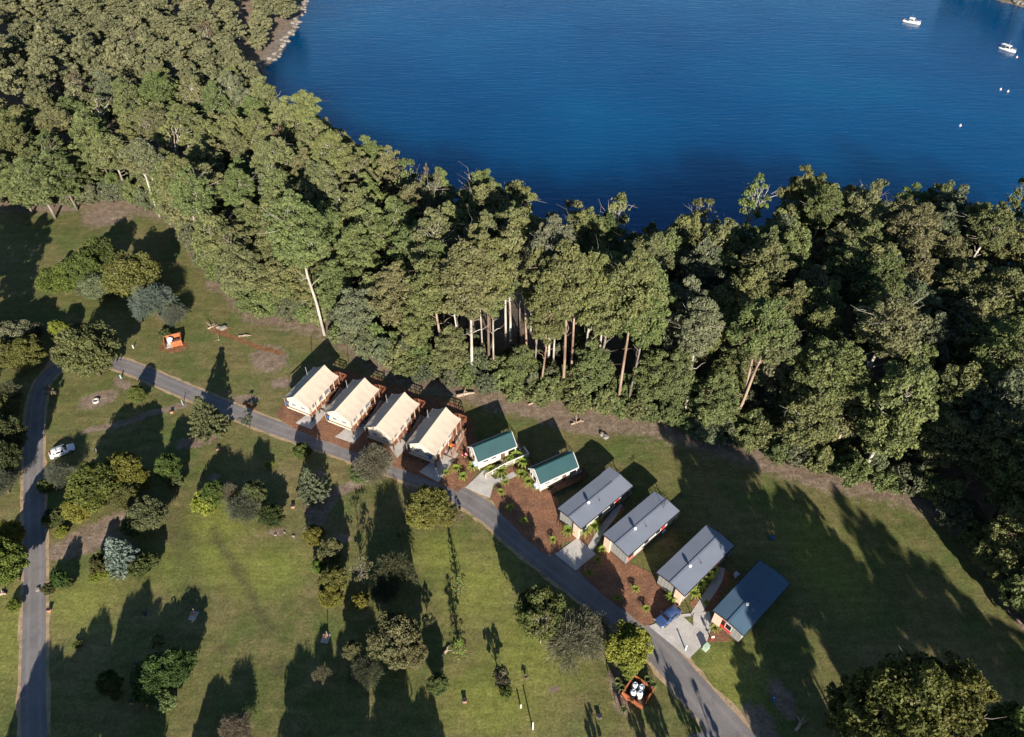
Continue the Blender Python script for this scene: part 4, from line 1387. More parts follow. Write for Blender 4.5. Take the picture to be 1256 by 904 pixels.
def roof_vent(parent, x, y, z, h=.75):
    v = MB().lathe([(.10, -.2), (.10, h * .55)], 8, (x, y, z)).build('roof_vent', M['metal'], parent)
    MB().lathe([(.14, h * .5), (.25, h * .62), (.28, h * .8), (.23, h), (.11, h * 1.12), (.02, h * 1.16)], 12, (x, y, z)).build('vent_cap', M['white_plastic'], v, True)


def grey_cabin(px, py, az, label, side, roof='grey_roof', antenna=False, red_side=False, red_front=False, step=True, L=12.5, W=5.2):
    ze, zr, zf = 3.6, 3.92, .75
    c = at(px, py, ze)
    t = thing('holiday_cabin', label, 'cabin', (c.x, c.y, 0), R(az), 'grey roofed holiday cabins')
    h, w = L / 2, W / 2
    x0, x1, iw = -h + .35, h - 2.3, W - .7
    gable_prism(x0, x1, iw, zf - .12, ze - .05, zr - .1).build('wall', M['grey_wall'], t)
    # cladding joints: shadow-gap battens standing just proud of the wall
    cl = MB()
    for s in (-1, 1):
        for x in np.arange(x0 + .6, x1 - .1, .6): cl.box(x - .025, x + .025, s * iw / 2 - .012, s * iw / 2 + .012, zf, ze - .12)
    for y in np.arange(-iw / 2 + .6, iw / 2 - .2, .6): cl.box(x0 - .012, x0 + .012, y - .025, y + .025, zf, ze - .1)
    tag(cl.build('wall_batten', M['pale_wall'], t), kind='stuff')
    MB().box(x0 + 1.9, x1, -iw / 2 - .03, -iw / 2 - .002, zf, ze - .35).build('side_cladding', M['pale_wall'], t)
    # salmon feature panel on the front end
    ys = side * (iw / 2 - .62)
    MB().box(x0 - .32, x0 - .003, ys - .62, ys + .62, .15, ze - .22).build('feature_panel', M['pink_panel'], t)
    # front windows and doors
    if red_front:
        MB().box(x0 - .1, x0 - .004, -.75, 1.35, .9, 1.45).build('red_panel', M['red_paint'], t)
        window(t, -.65, .25, 1.6, 2.8, x0 - .06, M['trim_white'], -1, 'x')
        window(t, .45, 1.25, 1.6, 2.8, x0 - .06, M['red_paint'], -1, 'x')
    for k, x in enumerate((x0 + 1.0, -1.2, 1.6)):
        window(t, x - .55, x + .55, 1.6, 2.7, -iw / 2 - (.03 if x > x0 + 1.9 else 0), M['red_paint'] if red_side and k == 0 else M['trim_white'])
        window(t, x - .5, x + .5, 1.8, 2.7, iw / 2, M['trim_white'], 1)
    if red_side:
        MB().box(x0 + .3, x0 + 1.75, -iw / 2 - .035, -iw / 2 - .004, 2.78, 3.15).build('red_panel', M['red_paint'], t)
        MB().box(x0 + .3, x0 + 1.75, -iw / 2 - .035, -iw / 2 - .004, .95, 1.2).build('red_panel', M['red_paint'], t)
    d = MB().box(2.5, 3.35, -iw / 2 - .08, -iw / 2 - .031, zf, 2.85).build('door', M['red_paint'] if not red_front else M['pale_wall'], t)
    MB().box(3.18, 3.26, -iw / 2 - .13, -iw / 2 - .081, 1.75, 1.85).build('handle', M['metal'], d)
    # roof
    rm = M[roof]
    roof_sheet(L, -w, ze, 0, zr, 0).build('roof_sheet', rm, t)
    roof_sheet(L, w, ze, 0, zr, 0).build('roof_sheet', rm, t)
    MB().beam((-h - .02, 0, zr + .035), (h + .02, 0, zr + .035), .34, .03).build('ridge_cap', rm, t)
    for x in (-h - .025, h + .025):
        for s in (-1, 1): MB().beam((x, s * (w + .02), ze - .08), (x, s * .02, zr - .06), .04, .2).build('barge_board', M['dark_metal'], t)
    for s in (-1, 1): MB().box(-h, h, s * (w + .07) - .065, s * (w + .07) + .065, ze - .16, ze - .05).build('gutter', M['dark_metal'], t)
    if step:
        roof_sheet(1.9, w + .02, ze + .13, .06, zr + .13, 0).build('roof_cover_sheet', rm, t).location = (h - .95, 0, 0)
    roof_vent(t, -L * .17, -.35, zr - .05)
    MB().lathe([(.05, -.1), (.05, .42)], 6, (-L * .02, -1.1, ze + .28)).build('flue_pipe', M['dark_metal'], t)
    if antenna:
        a = MB()
        ax, ay = h - 1.7, -.6
        a.beam((ax, ay, zr - .3), (ax, ay, zr + 1.5), .05)
        a.beam((ax - .6, ay, zr + 1.4), (ax + .7, ay + .2, zr + 1.45), .04)
        for k in range(6): a.beam((ax - .5 + k * .22, ay - .4, zr + 1.43), (ax - .5 + k * .22, ay + .45, zr + 1.43), .025)
        a.build('antenna', M['dark_metal'], t)
    # back deck under the roof, on posts
    boards(t, x1 - .02, h + .9, -w + .25, w - .25, zf, M['grey_timber'], 'y', .32)
    for s in (-1, 1): MB().box(h - .32, h - .2, s * (w - .35) - .06, s * (w - .35) + .06, -.6, ze - .1).build('deck_post', M['dark_metal'], t)
    rail(t, [(x1 + .1, -w + .3), (h + .85, -w + .3), (h + .85, w - .3), (x1 + .1, w - .3)], zf, 1.0, M['dark_metal'], bars=2, post=.05)
    stumps(t, np.linspace(x0 + .3, x1 - .3, 5), (-iw / 2 + .25, 0, iw / 2 - .25), zf - .13, M['grey_timber'])
    sk = MB()
    sk.box(x0 + .03, x0 + .06, -iw / 2 + .05, iw / 2 - .05, .0, zf - .13)
    for s in (-1, 1): sk.box(x0 + .06, x1, s * (iw / 2 - .06) - .015, s * (iw / 2 - .06) + .015, 0, zf - .13)
    sk.build('skirting', M['dark_timber'], t)
    return t


grey_cabin(730.5, 609.5, 42.4, 'grey roofed cabin nearest the green roofed pair, with a stepped sheet at its roof corner', -1)
grey_cabin(787.2, 640.8, 41.8, 'grey roofed cabin with a roof aerial and a red framed side window', 1, antenna=True, red_side=True, step=False)
grey_cabin(853.6, 685.4, 42.6, 'grey roofed cabin behind the parked hatchback, its far half in tree shade', -1, step=False)
grey_cabin(922.5, 731.6, 42.8, 'last grey cabin, roof toned dark for shade, red panel under its front windows', 1, roof='shaded_roof', red_front=True, step=False, L=12.0)


def green_cabin(px, py, az, label, deck_side):
    L, W, ze, zr, zf = 7.7, 3.9, 2.95, 4.85, .85
    c = at(px, py, zr)
    t = thing('small_cabin', label, 'cabin', (c.x, c.y, 0), R(az), 'green roofed cabins')
    h, w = L / 2, W / 2
    x0, x1, iw = -h + .2, h - 1.6, W - .5
    gable_prism(x0, x1, iw, zf - .1, ze - .02, zr - .25).build('wall', M['trim_white'], t)
    lo = MB()
    for s in (-1, 1): lo.box(x0 - .002, x1, s * (iw / 2 + .012) - .014, s * (iw / 2 + .012) + .014, zf - .1, zf + .95)
    lo.box(x0 - .03, x0 - .002, -iw / 2, iw / 2, zf - .1, zf + .8)
    lo.build('lower_cladding', M['cream_wall'], t)
    roof_sheet(L, -w, ze, 0, zr, 0, .35).build('roof_sheet', M['teal_roof'], t)
    roof_sheet(L, w, ze, 0, zr, 0, .35).build('roof_sheet', M['teal_roof'], t)
    MB().beam((-h, 0, zr + .03), (h, 0, zr + .03), .26, .03).build('ridge_cap', M['teal_roof'], t)
    for x in (-h - .03, h + .03):
        for s in (-1, 1): MB().beam((x, s * (w + .02), ze - .06), (x, s * .02, zr - .03), .06, .24).build('barge_board', M['trim_white'], t)
    for s in (-1, 1): MB().box(-h, h, s * (w + .08) - .075, s * (w + .08) + .075, ze - .17, ze - .03).build('gutter', M['trim_white'], t)
    window(t, -.45, .45, 1.7, 2.7, x0, M['cream_wall'], -1, 'x')
    window(t, .9, 1.5, 1.8, 2.6, x0, M['trim_white'], -1, 'x')
    ac = MB().box(x0 - .5, x0 - .03, -1.25, -.35, .95, 1.65).build('air_conditioner', M['light_blue'], t)
    MB().lathe([(.28, -.02), (.28, .02)], 12).build('fan_grille', M['white_plastic'], ac).location = (x0 - .27, -.8, 1.68)
    for x in (-2.2, -.6):
        window(t, x - .5, x + .5, 1.9, 2.6, -iw / 2, M['trim_white'])
        window(t, x - .5, x + .5, 1.9, 2.6, iw / 2, M['trim_white'], 1)
    d = MB().box(.75, 1.6, -iw / 2 - .06, -iw / 2 - .027, zf, 2.8).build('door', M['dark_timber'], t)
    MB().box(1.45, 1.52, -iw / 2 - .1, -iw / 2 - .061, 1.75, 1.85).build('handle', M['metal'], d)
    stumps(t, np.linspace(x0 + .3, h + .6, 5), (-iw / 2 + .2, iw / 2 - .2), zf - .11, M['grey_timber'])
    # rear deck under and beyond the roof
    boards(t, x1, h + 1.2, -w + .2, w + .2, zf - .02, M['grey_timber'], 'y', .3)
    rail(t, [(x1 + .2, w + .15), (h + 1.15, w + .15), (h + 1.15, -w + .25)], zf, 1.0, M['dark_metal'], bars=2, post=.05)
    for s in (-1, 1): MB().box(h - .2, h - .08, s * (w - .25) - .05, s * (w - .25) + .05, -.3, ze - .05).build('deck_post', M['trim_white'], t)
    if deck_side:
        boards(t, .6, h + 1.6, -w - 1.7, -w + .18, zf - .03, M['grey_timber'], 'x', .3, name='side_deck')
        rail(t, [(h + 1.55, -w + .2), (h + 1.55, -w - 1.65), (.9, -w - 1.65)], zf, 1.0, M['trim_white'], bars=2, post=.09)
        # ramp running down along the front
        rp = MB()
        for k in range(12):
            a, b = .58 - k * .32, .58 - (k + 1) * .32
            za, zb = zf - .04 - k * .06, zf - .04 - (k + 1) * .06
            rp.quad((b + .015, -w - 1.7, zb), (a, -w - 1.7, za), (a, -w - .6, za), (b + .015, -w - .6, zb))
            rp.quad((b + .015, -w - 1.7, zb - .06), (b + .015, -w - .6, zb - .06), (a, -w - .6, za - .06), (a, -w - 1.7, za - .06))
            rp.quad((b + .015, -w - 1.7, zb - .06), (a, -w - 1.7, za - .06), (a, -w - 1.7, za), (b + .015, -w - 1.7, zb))
        rp.build('ramp', M['grey_timber'], t)
        rail(t, [(.7, -w - 1.65, zf), (-3.2, -w - 1.65, .1)], zf, .95, M['trim_white'], bars=1, post=.08)
        tb = MB().box(2.6, 3.5, -w - 1.1, -w - .5, zf + .68, zf + .73)
        for x in (2.65, 3.45):
            for y in (-w - 1.05, -w - .55): tb.box(x - .03, x + .03, y - .03, y + .03, zf - .02, zf + .68)
        o = tb.build('deck_table', M['dark_metal'])
        o.matrix_world = Matrix.Translation((c.x, c.y, 0)) @ Matrix.Rotation(R(az), 4, 'Z')
        tag(o, 'small dark table on the white railed deck of the first green roofed cabin', 'table')
    else:
        boards(t, -1.2, h + 1.2, -w - 1.3, -w + .18, zf - .03, M['dark_timber'], 'x', .3, name='side_deck')
        rail(t, [(h + 1.15, -w + .1), (h + 1.15, -w - 1.25), (.6, -w - 1.25)], zf, 1.0, M['dark_timber'], bars=2, post=.08)
        sp = MB()
        for k in range(4): sp.box(-1.25 - .3 * (k + 1), -1.25 - .3 * k, -w - 1.2, -w - .1, -.05, zf - .2 - k * .2)
        sp.build('steps', M['dark_timber'], t)
    return t


green_cabin(603.6, 539.1, 28.2, 'small white cabin with a teal roof and white railed deck, next to the tents', True)
green_cabin(679.3, 565.0, 29.2, 'small white cabin with a teal roof next to the first grey cabin', False)


def canvas_slope(L, s, w, ze, zr, nx=28, ny=8):
    """one side of the fly: cloth that dips between the hoops and flares at the eave"""
    V = []
    hoops = 6
    for j in range(ny + 1):
        v = j / ny
        for i in range(nx + 1):
            u = i / nx
            x = (u - .5) * L
            dip = .035 * math.sin(math.pi * (u * hoops % 1.0)) * math.sin(math.pi * min(1, .25 + v * .75))
            y = s * (w * (1 - v))
            z = ze + (zr - ze) * v - .16 * math.sin(math.pi * v) - dip
            x2 = x * (1 + .035 * abs(2 * v - 1) ** 1.5)
            V.append((x2, y, z))
    ix = np.arange((nx + 1) * (ny + 1)).reshape(ny + 1, nx + 1)
    q = np.stack([ix[:-1, :-1], ix[:-1, 1:], ix[1:, 1:], ix[1:, :-1]], -1).reshape(-1, 4)
    if s > 0: q = q[:, ::-1]
    V = np.array(V)
    n = len(V)
    q = np.concatenate([q, (q + n)[:, ::-1]])
    return np.concatenate([V, V - [0, 0, .025]]), q


def tent(px, py, label, dish, blind):
    L, W, ze, zr, zf = 9.1, 6.0, 4.0, 5.75, 1.55
    az = 64.3
    c = at(px, py, ze)
    t = thing('safari_tent', label, 'tent', (c.x, c.y, 0), R(az), 'cream safari tents on timber decks')
    h, w = L / 2, W / 2
    x0, x1, iw = -h + .25, h - 2.2, W - 1.3
    for s in (-1, 1):
        V, q = canvas_slope(L, s, w, ze, zr)
        fly = link('roof_canvas', np_mesh('roof_canvas', V, q, M['canvas'], smooth=True), t)
        sm = MB()
        for k in range(7):
            u = k / 6
            x = (u - .5) * L
            pts = [((x * (1 + .035 * abs(2 * v - 1) ** 1.5)), s * w * (1 - v), ze + (zr - ze) * v - .16 * math.sin(math.pi * v) + .012) for v in np.linspace(0, 1, 7)]
            for a, b in zip(pts[:-1], pts[1:]): sm.beam(a, b, .05, .012)
        tag(sm.build('seam', M['canvas_wall'], fly), kind='stuff')
    MB().tube([(-h * 1.035, 0, zr + .02), (h * 1.035, 0, zr + .02)], .07, 6).build('ridge_pole', M['canvas'], t)
    gable_prism(x0, x1, iw, zf, ze - .02, zr - .33).build('wall_canvas', M['canvas_wall'], t)
    # valance under the front eave
    MB().box(x0 - .28, x0 - .24, -iw / 2 - .2, iw / 2 + .2, zf - .05, zf + .35).build('front_skirt', M['canvas_wall'], t)
    for y in (-1.15, .95):
        f = MB().box(x0 - .035, x0 - .003, y - .55, y + .55, 2.5, 3.15).build('window', M['trim_white'], t)
        MB().box(x0 - .05, x0 - .036, y - .47, y + .47, 2.57, 3.08).build('mesh_pane', M['canvas_window'], f)
    for s in (-1, 1):
        for x in (-2.6, -.6, 1.3):
            f = MB().box(x - .55, x + .55, s * iw / 2 - .03, s * iw / 2 + .03, 2.2, 3.3).build('window', M['canvas_window'], t)
            MB().lathe([(.08, -.6), (.08, .6)], 6).build('rolled_blind', M[blind], f).matrix_local = Matrix.Translation((x, s * (iw / 2 + .08), 3.34)) @ Matrix.Rotation(R(90), 4, 'Y')
        # poles and guy ropes carrying the eave
        for k in range(7):
            x = -h + .15 + k * (L - .3) / 6
            MB().tube([(x, s * (w - .12), zf), (x, s * (w - .12), ze - .01)], .045, 5).build('eave_pole', M['canvas_wall'] if k % 2 else M['dark_timber'], t)
            MB().tube([(x, s * w, ze), (x, s * (w + .05), zf - .1)], .015, 4).build('guy_rope', M['trim_white'], t)
    boards(t, -h + .1, h + 2.3, -w + .02, w - .02, zf, M['red_timber'], 'y', .32)
    rail(t, [(h - .6, w - .1), (h + 2.2, w - .1), (h + 2.2, -w + .1), (h + .9, -w + .1)], zf, 1.05, M['red_timber'], bars=3, post=.1)
    for s in (-1, 1): MB().tube([(h - .1, s * (w - .2), zf), (h - .1, s * (w - .2), ze)], .07, 6).build('verandah_post', M['red_timber'], t)
    stumps(t, np.linspace(-h + .3, h + 2, 6), (-w + .35, 0, w - .35), zf - .22, M['dark_timber'], .17)
    # ramp up the right side from the parking pad
    rp = MB()
    ry0, ry1, n = -w - 1.25, -w - .05, 14
    for k in range(n):
        a, b = -1.6 + k * .42, -1.6 + (k + 1) * .42
        za, zb = .1 + (zf - .1) * k / n, .1 + (zf - .1) * (k + 1) / n
        rp.quad((a, ry0, za), (b - .02, ry0, zb), (b - .02, ry1, zb), (a, ry1, za))
        rp.quad((a, ry0, za - .07), (a, ry1, za - .07), (b - .02, ry1, zb - .07), (b - .02, ry0, zb - .07))
        rp.quad((a, ry0, za - .07), (b - .02, ry0, zb - .07), (b - .02, ry0, zb), (a, ry0, za))
    rp.build('ramp', M['grey_timber'], t)
    rail(t, [(-1.2, ry0 + .05, .2), (4.2, ry0 + .05, zf)], zf, .95, M['red_timber'], bars=1, post=.08)
    if dish:
        dx, dy = x0 - .35, dish * (iw / 2 - .3)
        a = MB().beam((x0, dy, 3.0), (dx, dy, 3.1), .05).build('dish_arm', M['dark_metal'], t)
        b = MB().lathe([(.02, -.10), (.22, -.06), (.36, .03), (.37, .05), (.2, -.02), (.02, -.06)], 14).build('satellite_dish', M['blue_plastic'], t, True)
        b.matrix_local = Matrix.Translation((dx - .08, dy, 3.15)) @ Matrix.Rotation(R(-60), 4, 'Y')
    MB().tube([(x1 - .4, w - .8, ze + .6), (x1 - .4, w - .8, zr + .9)], .06, 6).build('flue_pipe', M['metal'], t)
    return t


tent(381.6, 474.9, 'cream safari tent at the west end of the row of four', 1, 'yellow')
tent(431.4, 491.3, 'second cream safari tent from the west end, pink cloth under its front', 1, 'yellow')
tent(480.7, 509.7, 'third cream safari tent from the west end, its front dappled by tree shade', 0, 'dark_timber')
tent(531.8, 529.1, 'cream safari tent next to the teal roofed cabins', -1, 'dark_timber')


# ------------------------------------------------------------------ cars
def car(px, py, az, L, W, H, paint, label, wagon=True, rails=False):
    c = at(px, py, .5)
    t = thing('parked_car', label, 'car', (c.x, c.y, hz(c.x, c.y) + (.085 if not wagon else 0)), R(az))
    h = L / 2
    # stations along the car: x, half width, sill z, shoulder z, roof half width, roof z
    st = [(-h, .78, .42, .66, .66, .70), (-h + .12, .90, .30, .74, .78, .78), (-h + .55, .96, .26, .82, .80, .86), (-h + 1.15, .98, .26, .90, .80, .95), (-h + 1.75, 1, .26, .95, .70, H * .90), (-h + 2.15, 1, .26, .97, .69, H * .985),
          (-.1 + .3, 1, .26, .98, .70, H), (h - 1.1, 1, .26, 1.0, .69, H * .985), (h - .55, .98, .27, 1.0, .66, H * (.955 if wagon else .90)), (h - .16, .95, .30, .98, .62, H * (.72 if wagon else .66)), (h, .86, .40, .80, .66, .84)]
    V, F = [], []
    for x, hw, zs, zb, rw, zr in st:
        hw, rw = hw * W / 2, rw * W / 2
        ring = [(hw * .93, zs), (hw, zs + .12), (hw * 1.0, (zs + zb) / 2), (hw * .96, zb), (rw * 1.03, zb + (zr - zb) * .82), (rw * .85, zr), (0, zr + .015)]
        V += [(x, -y, z) for y, z in ring] + [(x, y, z) for y, z in ring[-2::-1]]
    k = 13
    for i in range(len(st) - 1):
        for j in range(k - 1):
            F.append((i * k + j, i * k + j + 1, (i + 1) * k + j + 1, (i + 1) * k + j)[::-1])
        F.append((i * k + k - 1, i * k, (i + 1) * k, (i + 1) * k + k - 1)[::-1])
    F += [tuple(range(k)), tuple((len(st) - 1) * k + j for j in reversed(range(k)))]
    mb = MB()
    mb.v, mb.f = V, F
    body = mb.build('body', M[paint], t, True)
    P = lambda i, j, o=.012: Vector(V[i * k + j]) + Vector((0, -o if j < 6 else o if j > 6 else 0, o * .5))
    # glass
    e = .014

    def pane(name, a, b, c_, d):
        ctr = (a + b + c_ + d) / 4
        n = (b - a).cross(d - a).normalized()
        if n.dot(ctr - Vector((0, 0, .6))) < 0: n = -n
        q = [ctr + (p - ctr) * .9 + n * e for p in (a, b, c_, d)]
        MB().quad(*q).build(name, M['glass'], t)
    g = lambda i, j: Vector(V[i * k + j])
    def screen(name, i0, f0, i1, f1):
        q = MB()
        lo = [g(i0, j).lerp(g(i0 + 1, j), f0) for j in range(4, 9)]
        hi = [g(i1, j).lerp(g(i1 + 1, j), f1) for j in range(4, 9)]
        n = Vector((-1 if i0 < 5 else 1, 0, 1.2)).normalized() * .02
        for j in range(4): q.quad(lo[j] + n, lo[j + 1] + n, hi[j + 1] + n, hi[j] + n)
        q.build(name, M['glass'], t)
    screen('windscreen', 3, .12, 4, .25)
    screen('rear_window', 8, .15, 8, .92)
    for a_, b_ in ((3, 4), (9, 8)):
        for i, i2 in ((4, 6), (6, 7), (7, 8)):
            q0, q1 = g(i, a_), g(i2, a_)
            r0, r1 = g(i, b_), g(i2, b_)
            if i == 4: q0 = q0.lerp(q1, .06); r0 = r0.lerp(r1, .12)
            pane('side_window', q0.lerp(r0, .06), q1.lerp(r1, .06), r1.lerp(q1, .06), r0.lerp(q0, .06))
    tyre = MB().lathe([(.2, -.1), (.3, -.1), (.325, -.07), (.325, .07), (.3, .1), (.2, .1)], 16).mesh('tyre', M['black_rubber'], True)
    rim = MB().lathe([(.02, -.085), (.2, -.085), (.2, .085), (.02, .085)], 12).mesh('rim', M['rim'])
    for x in (-h + .85, h - .85):
        for s in (-1, 1):
            o = link('wheel', tyre, t)
            o.matrix_local = Matrix.Translation((x, s * (W / 2 - .10), .325)) @ Matrix.Rotation(R(90), 4, 'X')
            link('rim', rim, o, (0, 0, 0)).scale = (1, 1, 1.25)
            # wheel arch lip
            arc = [(x + .38 * math.cos(a), s * (W / 2 - .005), .325 + .38 * math.sin(a)) for a in np.linspace(0, math.pi, 9)]
            MB().tube(arc, .035, 4).build('wheel_arch', M['black_rubber'], t)
    for s in (-1, 1):
        MB().box(-h + .02, -h + .34, s * W * .36 - .18, s * W * .36 + .18, .58, .72).build('headlight', M['lamp'], t)
        MB().box(h - .16, h + .012, s * W * .38 - .1, s * W * .38 + .1, .72, .98).build('tail_light', M['tail'], t)
        MB().box(-h + 1.5, -h + 1.68, s * (W / 2 + .03) - .1, s * (W / 2 + .03) + .1, .92, 1.06).build('wing_mirror', M[paint], t)
        if rails: MB().tube([(-.7, s * W * .31, H - .02), (-.6, s * W * .31, H + .08), (h - .9, s * W * .31, H + .08), (h - .8, s * W * .31, H - .03)], .025, 5).build('roof_rail', M['metal'], t)
    if rails:
        for x in (-.25, .75): MB().box(x - .04, x + .04, -W * .33, W * .33, H + .07, H + .11).build('cross_bar', M['metal'], t)
    MB().box(-h - .03, -h + .1, -W * .3, W * .3, .36, .5).build('bumper_grille', M['dark_metal'], t)
    return t


car(819.5, 756, 37, 4.25, 1.78, 1.5, 'car_blue', 'silver blue hatchback parked on the concrete bay of the grey cabins', False)
car(76.5, 553.5, 214, 4.15, 1.7, 1.46, 'car_white', 'white wagon with roof bars parked on the grass beside the road', True, True)


# ------------------------------------------------------------------ boats and buoys
def boat(px, py, az, L, Wd, label, canopy):
    c = at(px, py, WATER_Z)
    t = thing('moored_boat', label, 'boat', (c.x, c.y, WATER_Z), R(az), 'boats moored in the bay')
    n = 10
    V, F = [], []
    for i in range(n + 1):
        u = i / n
        x = (u - .5) * L
        wv = Wd / 2 * (1 - max(0, (u - .45) / .55) ** 2.3) * (.88 + .12 * min(1, u * 4))
        sh = .75 + .35 * u ** 2
        V += [(x + .25 * u, 0, -.35 + .3 * u ** 3), (x + .15 * u, -wv * .8, -.05 + .2 * u * u), (x, -wv, sh), (x, -wv * .86, sh + .02), (x, -wv * .8, .35), (x, wv * .8, .35), (x, wv * .86, sh + .02), (x, wv, sh), (x + .15 * u, wv * .8, -.05 + .2 * u * u)]
    for i in range(n):
        for j in range(9):
            j2 = (j + 1) % 9
            F.append((i * 9 + j, i * 9 + j2, (i + 1) * 9 + j2, (i + 1) * 9 + j)[::-1])
    F += [tuple(range(9)), tuple(n * 9 + j for j in reversed(range(9)))]
    mb = MB()
    mb.v, mb.f = V, F
    mb.build('hull', M['hull'], t, True)
    MB().box(-L * .42, L * .12, -Wd * .36, Wd * .36, .36, .40).build('deck', M['boat_blue'] if canopy else M['hull'], t)
    fd = MB()
    fd.quad((L * .12, -Wd * .42, .98), (L * .44, -Wd * .08, 1.08), (L * .44, Wd * .08, 1.08), (L * .12, Wd * .42, .98))
    fd.build('foredeck', M['hull'], t)
    cb = MB()
    x0, x1 = (-L * .12, L * .2)
    cb.v = [(x0, -Wd * .33, .4), (x1, -Wd * .33, .4), (x1, Wd * .33, .4), (x0, Wd * .33, .4), (x0, -Wd * .28, 1.75), (x1 - .5, -Wd * .28, 1.75), (x1 - .5, Wd * .28, 1.75), (x0, Wd * .28, 1.75)]
    cb.f = [(4, 5, 6, 7), (0, 1, 5, 4), (1, 2, 6, 5), (2, 3, 7, 6), (3, 0, 4, 7)]
    cb.build('wheelhouse', M['hull'], t)
    ws = MB()
    ws.quad((x1 - .12, -Wd * .27, 1.0), (x1 - .12, Wd * .27, 1.0), (x1 - .42, Wd * .24, 1.65), (x1 - .42, -Wd * .24, 1.65))
    for s in (-1, 1): ws.quad((x0 + .15, s * Wd * .315, 1.05), (x1 - .5, s * Wd * .315, 1.05), (x1 - .7, s * Wd * .292, 1.6), (x0 + .15, s * Wd * .292, 1.6))
    ws.build('windscreen', M['glass'], t)
    MB().box(-L * (.4 if canopy else .16), x1 - .35, -Wd * .36, Wd * .36, 1.9, 1.98).build('canopy', M['hull'], t)
    cp = MB()
    for s in (-1, 1):
        for x in (-L * (.38 if canopy else .14), -L * .1): cp.tube([(x, s * Wd * .33, .7), (x, s * Wd * .33, 1.92)], .03, 5)
    cp.build('canopy_frame', M['metal'], t)
    MB().box(-L * .56, -L * .49, -.2, .2, .2, 1.15).build('outboard_motor', M['dark_metal'], t)
    MB().tube([(-.1, Wd * .2, 1.95), (-.3, Wd * .2, 3.6)], .03, 5).build('aerial', M['metal'], t)
    rl = [(L * .1, -Wd * .42, 1.45), (L * .36, -Wd * .2, 1.55), (L * .52, 0, 1.6), (L * .36, Wd * .2, 1.55), (L * .1, Wd * .42, 1.45)]
    MB().tube(rl, .03, 5).build('bow_rail', M['metal'], t)


boat(1117.5, 28, -40, 7.2, 2.6, 'white cabin boat moored farthest out in the bay', False)
boat(1235, 62, -56, 6.6, 2.5, 'white boat with a flat canopy and blue deck moored near the headland', True)
for px, py, lab in ((1247, 70.5, 'pale pink mooring buoy beside the canopied boat'), (1227, 110, 'pale buoy on the outer side of the close pair'), (1236, 112.5, 'pink buoy on the inner side of the close pair'), (1177.5, 154.5, 'pale pink buoy floating alone nearest the trees')):
    c = at(px, py, WATER_Z)
    t = thing('mooring_buoy', lab, 'buoy', (c.x, c.y, WATER_Z), 0, 'mooring buoys in the bay')
    MB().lathe([(.05, -.3), (.28, -.2), (.4, .05), (.38, .25), (.25, .45), (.06, .6)], 12).build('float', M['buoy_pink'], t, True)
    MB().tube([(0, 0, .6), (.08, 0, .8), (0, 0, .95), (-.08, 0, .8), (0, 0, .62)], .03, 5).build('ring', M['metal'], t)


# ------------------------------------------------------------------ timber pens round gas tanks
def pen(px, py, az, sx, sy, hgt, m, label, tanks, gap=True, rot=0):
    c = at(px, py)
    t = thing('timber_pen', label, 'fence', (c.x, c.y, 0), R(az))
    me = {}

    def side(a, b):
        a, b = Vector(a), Vector(b)
        d = b - a
        n = max(1, int(d.length / .22))
        ang = math.atan2(d.y, d.x)
        key = round(d.length / n, 3)
        if key not in me:
            me[key] = MB().box(.01, key - .015, -.025, .025, .05, hgt).mesh('paling', m)
        for i in range(n):
            o = link('paling', me[key], t, tuple(a + d * i / n))
            o.rotation_euler = (0, 0, ang)
        nn = Vector((-d.y, d.x, 0)).normalized() * .06
        for z in (.25, hgt - .12): MB().beam(a + nn + Vector((0, 0, z)), b + nn + Vector((0, 0, z)), .07, .1).build('rail', m, t)
        MB().beam(a + Vector((0, 0, hgt + .03)), b + Vector((0, 0, hgt + .03)), .2, .05).build('top_rail', m, t)
        MB().box(a.x - .07, a.x + .07, a.y - .07, a.y + .07, -.2, hgt + .12).build('post', m, t)
    x, y = sx / 2, sy / 2
    side((-x, -y, 0), (x, -y, 0)) if not gap else side((-x + sx * .38, -y, 0), (x, -y, 0))
    side((x, -y, 0), (x, y, 0))
    side((x, y, 0), (-x, y, 0))
    side((-x, y, 0), (-x, -y, 0))
    MB().box(-x + .1, x - .1, -y + .1, y - .1, .02, .07).build('pen_floor', M['dark_timber'] if tanks > 2 else M['concrete'], t)
    g = Matrix.Translation((c.x, c.y, 0)) @ Matrix.Rotation(R(az), 4, 'Z')
    spots = [(-.55, .45), (.45, .75), (-.1, -.35), (.75, -.1)][:tanks]
    names = ['farthest into the corner', 'at the back', 'nearest the opening', 'on the lawn side']
    for (tx, ty), nm in zip(spots, names):
        p = g @ Vector((tx, ty, .075))
        if tanks == 1:
            k = thing('water_tank', 'white domed tank inside the orange pen', 'tank', p)
            MB().lathe([(.62, 0), (.62, .95), (.58, 1.05), (.35, 1.25), (.1, 1.33)], 16).build('shell', M['white_plastic'], k, True)
            MB().lathe([(.16, 1.28), (.16, 1.42), (.05, 1.45)], 10).build('lid', M['light_blue'], k)
        else:
            k = thing('gas_bottle', 'white gas bottle in the timber pen, the one ' + nm, 'gas bottle', p, 0, 'gas bottles in the timber pen')
            MB().lathe([(.34, 0), (.4, .08), (.42, .2), (.42, 1.15), (.36, 1.35), (.2, 1.46)], 14).build('shell', M['white_plastic'], k, True)
            MB().lathe([(.2, 1.44), (.22, 1.62), (.17, 1.62), (.15, 1.5)], 10).build('collar', M['light_blue'], k)
    return t, g


pen(213.5, 421, 22, 3.3, 2.6, 1.35, M['orange_timber'], 'low orange timber pen round a white tank beside the far lawn', 1, True)
pt, pg = pen(781.5, 852, 52, 3.0, 3.1, 1.3, M['orange_timber'], 'orange brown timber pen round four gas bottles by the road', 4, True)


